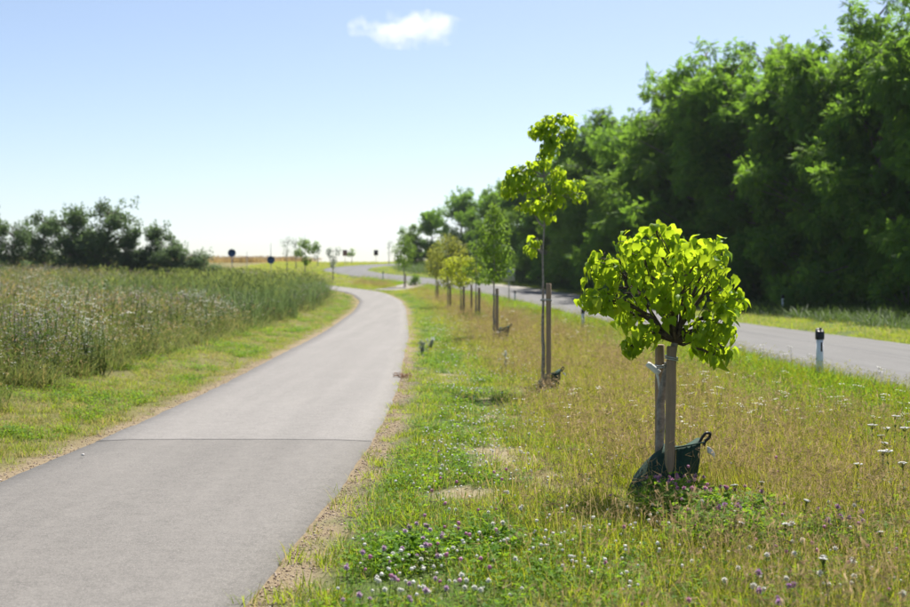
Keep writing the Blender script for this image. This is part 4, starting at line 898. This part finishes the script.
def twig_heap():
    X, Y = px(404, 23.2), 23.2; root = empty('dry_weed', (X, Y, H(X, Y))); tag(root, 'reddish brown dead weed lying over the right path edge', 'weed'); mb = MB(); mc = MB()
    for k in range(26):
        a = random.uniform(0, 6.28); e = np.array([math.cos(a) * .18 - .03, math.sin(a) * .14, random.uniform(.02, .10)]); tube(mb, limb((0, 0, .02), e, 4, .2, .2), [.004, .003, .003, .002], 4, 0, False)
        m_ = 4; p = e * rng.uniform(.4, 1, m_)[:, None]; bake(mc, OVAL, frame(rng.normal(0, 1, (m_, 3)), np.tile([0, 0, 1.], (m_, 1))), p, rng.uniform(.02, .04, m_), 0)
    link('twig', mb.mesh('twig', M['soil']), root); link('leaves', mc.mesh('leaves', M['soil']), root)
twig_heap()

# ------------------------------------------------------------------ clover plants and flowers in the foreground
def clover_plant(label, X, Y, wd, h, n, heads_, mat='pink_fl', seed=0):
    root = empty('clover_plant', (X, Y, H(X, Y))); tag(root, label, 'plant', 'leafy clover plants'); ms = MB(); ml = MB(); T = []
    for k in range(n):
        a = random.uniform(0, 6.28); q = wd * .5 * math.sqrt(random.random()); hh = h * (1 - .45 * (q / (wd * .5)) ** 2) * random.uniform(.55, 1.05)
        e = np.array([q * math.cos(a), q * math.sin(a), hh]); b = e * [.55, .55, 0]; L = limb(b, e, 5, .05, .15); tube(ms, L, np.linspace(.0022, .0014, 5), 4, 0, False); T.append(e)
        m_ = 11; u = rng.uniform(.3, 1, m_); p = b + (e - b) * u[:, None] + rng.normal(0, .022, (m_, 3)); d = rng.normal(0, 1, (m_, 3)) * [1, 1, .35]
        nr = np.stack([rng.normal(0, .5, m_), rng.normal(0, .5, m_), np.ones(m_)], -1); bake(ml, TRI, frame(d, nr), p, rng.uniform(.015, .029, m_), 0, rng.uniform(0, .9, m_))
    link('stem', ms.mesh('stem', M['stem']), root); l = link('leaves', ml.mesh('leaves', M['clover']), root); l['kind'] = 'stuff'
    hm = MB(); clover_head(hm, .018); hme = hm.mesh('flower_head', [M['stem'], M[mat]])
    T.sort(key=lambda e: -e[2])
    for e in T[:heads_]: o = link('flower_head', hme, root); o.location = e + np.array([0, 0, .008]); o.rotation_euler = (random.gauss(0, .3), random.gauss(0, .3), random.uniform(0, 6)); s = random.uniform(.75, 1.15); o.scale = (s, s, s)
def clover_head(mb, r):
    n = 60; d = norm(rng.normal(0, 1, (n, 3)) + [0, 0, .25]); bake(mb, DIAM, frame(d + rng.normal(0, .15, (n, 3)), np.tile([0, 0, 1.0], (n, 1))), d * r * .25, np.stack([np.full(n, r * .42), rng.uniform(.65, 1, n) * r, np.full(n, r)], -1), 1, rng.uniform(0, .9, n))
    blob(mb, (0, 0, 0), r * .55, 6, 4, 1, .1, .3)
clover_plant('tall leafy clover plant with pink heads in front of the green bag', 1.68, 9.5, .72, .27, 105, 14)
clover_plant('clover plant with pink heads before the nearest tree, lower left', 1.60, 8.95, .76, .31, 110, 10)
clover_plant('clover plant with mauve heads right of the clump at the near tree', 2.05, 9.1, .7, .23, 70, 8)
clover_plant('clover plant with mauve heads beside the path at the bottom', -.25, 7.9, .7, .20, 56, 9, 'lilac_fl')
clover_plant('low clover plant right of the path bottom flowers', .25, 8.1, .6, .16, 40, 3, 'white_fl')
clover_plant('leafy clover plant at the bottom edge below the near tree', 1.75, 8.2, .9, .27, 95, 5, 'purple_fl')
clover_plant('leafy clover plant in the bottom right corner', 2.5, 8.3, .8, .22, 50, 5, 'purple_fl')
def flower_proto(name, mat, h, r, umbel=False):
    root = empty(name); mb = MB(); e = np.array([.02, .01, h])
    tube(mb, limb((0, 0, 0), e, 6, 0, .05), np.linspace(.002, .0013, 6), 5, 0, False)
    for k in range(4 if not umbel else 9): z = random.uniform(.15, .8); d = np.array([[random.gauss(0, 1), random.gauss(0, 1), .5]]); bake(mb, OVAL, frame(d, np.array([[0, 0, 1.]])), (e * z)[None], np.array([random.uniform(.02, .035)]), 0)
    hm = MB()
    if umbel:
        for k in range(16):
            a = random.uniform(0, 6.28); q = r * math.sqrt(random.random()); c = e + np.array([q * math.cos(a), q * math.sin(a), .004 * random.random() - q * .15])
            tube(mb, [e - [0, 0, .04], c], .0009, 3, 0, False); blob(hm, c, (r * .27, r * .27, r * .13), 6, 4, 0, .25, random.random() * .5)
        o = link('flower_head', hm.mesh('flower_head', M[mat]), root)
    else:
        clover_head(hm, r); o = link('flower_head', hm.mesh('flower_head', [M['stem'], M[mat]]), root); o.location = e
    link('stem', mb.mesh('stem', M['stem']), root); return root
def sow(protos, spots, label, cat, group, s=(.55, 1.1)):
    for i, (X, Y) in enumerate(spots):
        p = protos[i % len(protos)]; o = p if not p.get('label') else copy_tree(p); q = random.uniform(*s)
        o.location = (X, Y, H(X, Y) - .005); o.rotation_euler = (random.gauss(0, .08), random.gauss(0, .08), random.uniform(0, 6.28)); o.scale = (q, q, q); tag(o, label, cat, group)
def gp(xp, yp): y = CAM_H * F / (yp - HORIZ); return ((xp - 455) / F * y, y)
def lifted(pts, h): return [((xp - 455) / F * ((CAM_H - h) * F / (yp - HORIZ)), (CAM_H - h) * F / (yp - HORIZ)) for xp, yp in pts]
rnd_ = random.Random(5)
def region(n, x0, x1, y0, y1, h): return lifted([(rnd_.uniform(x0, x1), rnd_.uniform(y0, y1)) for _ in range(n)], h)
sow([flower_proto('clover_flower', 'purple_fl', .22, .022)], lifted([(758, 580), (794, 585), (776, 591), (792, 583), (866, 519), (848, 520), (826, 528), (866, 522), (760, 593), (773, 608)], .2), 'purple clover head in the grass at the lower right', 'flower', 'purple clover heads at the lower right')
sow([flower_proto('clover_flower', 'pink_fl', .2, .019)], lifted([(868, 540), (812, 540), (806, 553), (850, 560), (640, 600), (688, 602), (605, 560), (620, 530), (740, 545), (790, 560), (830, 585), (890, 575)], .19), 'pink clover head in the meadow right of the near tree clump', 'flower', 'pink clover heads right of the near tree')
sow([flower_proto('clover_flower', 'lilac_fl', .15, .018)], region(22, 345, 440, 545, 606, .14), 'mauve clover head beside the path at the picture bottom', 'flower', 'mauve clover heads beside the path')
sow([flower_proto('clover_flower', 'white_fl', .13, .017), flower_proto('clover_flower', 'white_fl', .11, .015)], region(46, 380, 520, 530, 600, .12), 'white clover head in the green verge at the picture bottom', 'flower', 'white clover heads at the picture bottom')
sow([flower_proto('clover_flower', 'white_fl', .2, .018), flower_proto('clover_flower', 'white_fl', .24, .016)], region(40, 690, 905, 500, 600, .2), 'white clover head in the meadow at the lower right', 'flower', 'white clover heads at the lower right')
sow([flower_proto('clover_flower', 'white_fl', .13, .017)], region(40, 430, 530, 400, 520, .12), 'white clover head in the green strip halfway to the second tree', 'flower', 'white clover heads in the green strip')
sow([flower_proto('yarrow', 'white_fl', .5, .036, True), flower_proto('yarrow', 'white_fl', .44, .03, True)], lifted([(892, 428), (897, 433), (870, 438), (886, 437), (904, 437), (882, 443), (896, 464), (906, 464), (889, 460), (855, 470)], .46), 'flat white yarrow flower at the right picture edge', 'flower', 'yarrow at the right picture edge', (.92, 1.1))
sow([flower_proto('yarrow', 'white_fl', .3, .022, True)], lifted([(742, 528), (832, 563), (834, 570), (775, 535), (800, 515), (890, 533), (745, 500), (765, 487)], .28), 'small white yarrow flower right of the near tree', 'flower', 'small yarrow right of the near tree', (.9, 1.15))

# ------------------------------------------------------------------ roadside posts and signs
def post(label, X, Y, h=.95, face=0.0, s=1.0):
    root = empty('roadside_post', (X, Y, H(X, Y)), face); tag(root, label, 'roadside post', 'white roadside posts'); mb = MB()
    A = np.linspace(0, 2 * math.pi, 14, endpoint=False); V = []
    prof = [(math.copysign(abs(math.cos(a)) ** .6, math.cos(a)) * .062, math.copysign(abs(math.sin(a)) ** .7, math.sin(a)) * .05) for a in A]
    for z, k in ((-.2, 1.02), (h * .4, 1.0), (h - .16, .98)): V += [(x * k, y * k, z) for x, y in prof]
    q = [(i * 14 + j, i * 14 + (j + 1) % 14, i * 14 + 14 + (j + 1) % 14, i * 14 + 14 + j) for i in range(2) for j in range(14)]; mb.add(V, [np.array(q), (np.arange(14) + 28)[None]]); link('body', mb.mesh('body', M['white']), root)
    mc = MB(); V = []
    for z, k, sl in ((h - .175, 1.18, 0), (h - .16, 1.26, 0), (h - .03, 1.26, .0), (h, 1.10, .03)): V += [(x * k, y * k, z + sl * (y / .05)) for x, y in prof]
    q = [(i * 14 + j, i * 14 + (j + 1) % 14, i * 14 + 14 + (j + 1) % 14, i * 14 + 14 + j) for i in range(3) for j in range(14)]; mc.add(V, [np.array(q), np.arange(14)[::-1][None], (np.arange(14) + 42)[None]]); box(mc, (.012, 0, h + .02), (.018, .02, .02), 0, 0, .005)
    link('cap', mc.mesh('cap', M['black']), root)
    mr = MB(); box(mr, (.014, -.051, h - .31), (.017, .006, .085), 0, 0, .003); link('reflector', mr.mesh('reflector', M['refl']), root.children[0]); return root
post('white roadside post with black cap on the near road edge', px(820, 23.0), 23.0, .90, .15)
post('white roadside post across the road under the wood', px(783, 66), 66, .92, .2)
post('small roadside post on the near road edge behind the second tree', px(583, 48.5), 48.5, .8, .1)
post('small dark capped roadside post right of the grey sign', px(515, 88), 88, .85, .1)
post('tiny roadside post at the far road bend', px(383, 133), 133, .9, .1)
def sign(name, label, X, Y, top, shape, size, mat, cat='sign', polez=None, rz=0.0):
    root = empty(name, (X, Y, H(X, Y)), rz); tag(root, label, cat); mb = MB(); tube(mb, [(0, 0, -.2), (0, 0, top * .5), (0, 0, polez or top)], .032, 8); link('pole', mb.mesh('pole', M['galv']), root)
    mp = MB()
    if shape == 'round':
        n = 28; a = np.linspace(0, 2 * math.pi, n, endpoint=False); c = top - size
        for (y, r_) in (): pass
        V = [(size * math.cos(k), y, c + size * math.sin(k)) for y in (-.048, -.036) for k in a]
        mp.add(V, [np.stack([np.arange(n), (np.arange(n) + 1) % n, (np.arange(n) + 1) % n + n, np.arange(n) + n], -1), np.arange(n)[None], (np.arange(n) + n)[::-1][None]])
        plate = link('plate', mp.mesh('plate', M[mat], smooth=False), root)
        mr = MB(); tube(mr, [(size * math.cos(k), -.043, c + size * math.sin(k)) for k in np.linspace(0, 2 * math.pi, 33)], .012, 6); link('rim', mr.mesh('rim', M['white']), plate)
    else:
        box(mp, (0, -.042, top - size[1] * .5), (size[0] * .5, .006, size[1] * .5), 0, 0, .004); link('plate', mp.mesh('plate', M[mat], smooth=False), root)
        mr = MB()
        for z in (.25, .75): box(mr, (0, -.0, top - size[1] * z), (.05, .034, .018), 0, 0, .004)
        link('clamp', mr.mesh('clamp', M['galv']), root)
    return root
def ztop(xp, yp, Y): return CAM_H + (HORIZ - yp) / F * Y - H(px(xp, Y), Y)
sign('road_sign', 'round blue sign on a pole at the left skyline', px(232, 108), 108, ztop(232, 249, 108), 'round', .34, 'sign_blue')
sign('road_sign', 'round dark blue sign on a tall pole right of the first blue sign', px(271, 116), 116, ztop(271, 256, 116), 'round', .36, 'sign_blue', polez=ztop(271, 243, 116))
sign('road_sign', 'small brown sign plate above the crest left of the tiny tree', px(345, 204), 204, ztop(345, 250, 204), 'rect', (.75, .95), 'sign_red')
sign('road_sign', 'small dark sign plate above the crest right of the tiny tree', px(376, 205), 205, ztop(376, 250, 205), 'rect', (.7, .9), 'refl')
sign('road_sign', 'grey back of a square sign on a pole beside the road', px(509, 86), 86, ztop(509, 269, 86), 'rect', (.78, .82), 'galv')
def thin_pole(label, xp, Y, yp):
    X = px(xp, Y); root = empty('marker_pole', (X, Y, H(X, Y))); tag(root, label, 'pole'); t = ztop(xp, yp, Y); mb = MB(); tube(mb, [(0, 0, -.2), (0, 0, t * .5), (0, 0, t)], .03, 8); link('pole', mb.mesh('pole', M['galv']), root)
    mc = MB(); blob(mc, (0, 0, t), .04, 8, 5, 0, 0); link('cap', mc.mesh('cap', M['galv']), root)
thin_pole('thin bare pole between the two blue signs', 247, 124, 252)
def path_stone():
    X, Y = gp(82, 461); mb = MB(); blob(mb, (0, 0, .012), (.018, .014, .011), 9, 6, 0, .15); o = link('pebble_stone', mb.mesh('pebble_stone', M['stone'])); o.location = (X, Y, float(zc(Y)) + .046); tag(o, 'single pale stone lying on the path at the left', 'stone')
path_stone()

# ------------------------------------------------------------------ the small cloud
def cloud():
    D = 3000.0; c = Vector(((408 - 455) / F * D, D, CAM_H + (HORIZ - 30) / F * D)); mb = MB(); blob(mb, (0, 0, 0), (150, 90, 48), 24, 14, 0, 0)
    m, t, p, o = nodes('cloud_vapour'); t.nodes.remove(p); v = N(t, 'ShaderNodeVolumePrincipled'); v.inputs['Color'].default_value = (1, 1, 1, 1); v.inputs['Anisotropy'].default_value = .3
    tc = N(t, 'ShaderNodeTexCoord'); mp = N(t, 'ShaderNodeMapping'); t.links.new(tc.outputs['Object'], mp.inputs[0]); mp.inputs['Scale'].default_value = (1 / 140, 1 / 85, 1 / 40)
    sh = N(t, 'ShaderNodeVectorMath', operation='LENGTH'); t.links.new(mp.outputs[0], sh.inputs[0])
    n1 = noise(t, .018, 6, .62, vec=tc.outputs['Object'])
    a = N(t, 'ShaderNodeMath', operation='MULTIPLY_ADD'); t.links.new(n1, a.inputs[0]); a.inputs[1].default_value = 4.2; a.inputs[2].default_value = -1.55
    s = N(t, 'ShaderNodeMath', operation='SUBTRACT'); t.links.new(a.outputs[0], s.inputs[0]); t.links.new(sh.outputs['Value'], s.inputs[1])
    mr = N(t, 'ShaderNodeMapRange'); t.links.new(s.outputs[0], mr.inputs[0]); mr.inputs[1].default_value = -.3; mr.inputs[2].default_value = .8; mr.inputs[3].default_value = 0; mr.inputs[4].default_value = .012
    t.links.new(mr.outputs[0], v.inputs['Density']); t.links.new(v.outputs[0], o.inputs['Volume'])
    ob = link('cloud', mb.mesh('cloud', m)); ob.location = c; tag(ob, 'small white cloud alone in the pale blue sky', 'cloud')
cloud()

# ------------------------------------------------------------------ summer haze
def haze():
    mb = MB(); box(mb, (0, 1850, 7), (2600, 2250, 21)); m, t, p, o = nodes('haze_air'); t.nodes.remove(p)
    v = N(t, 'ShaderNodeVolumePrincipled'); v.inputs['Color'].default_value = (.80, .90, 1, 1); v.inputs['Density'].default_value = .00012; v.inputs['Anisotropy'].default_value = .2
    t.links.new(v.outputs[0], o.inputs['Volume']); tag(link('haze', mb.mesh('haze', m, smooth=False)), 'thin pale summer haze over the whole place', 'haze', kind='stuff')
haze()
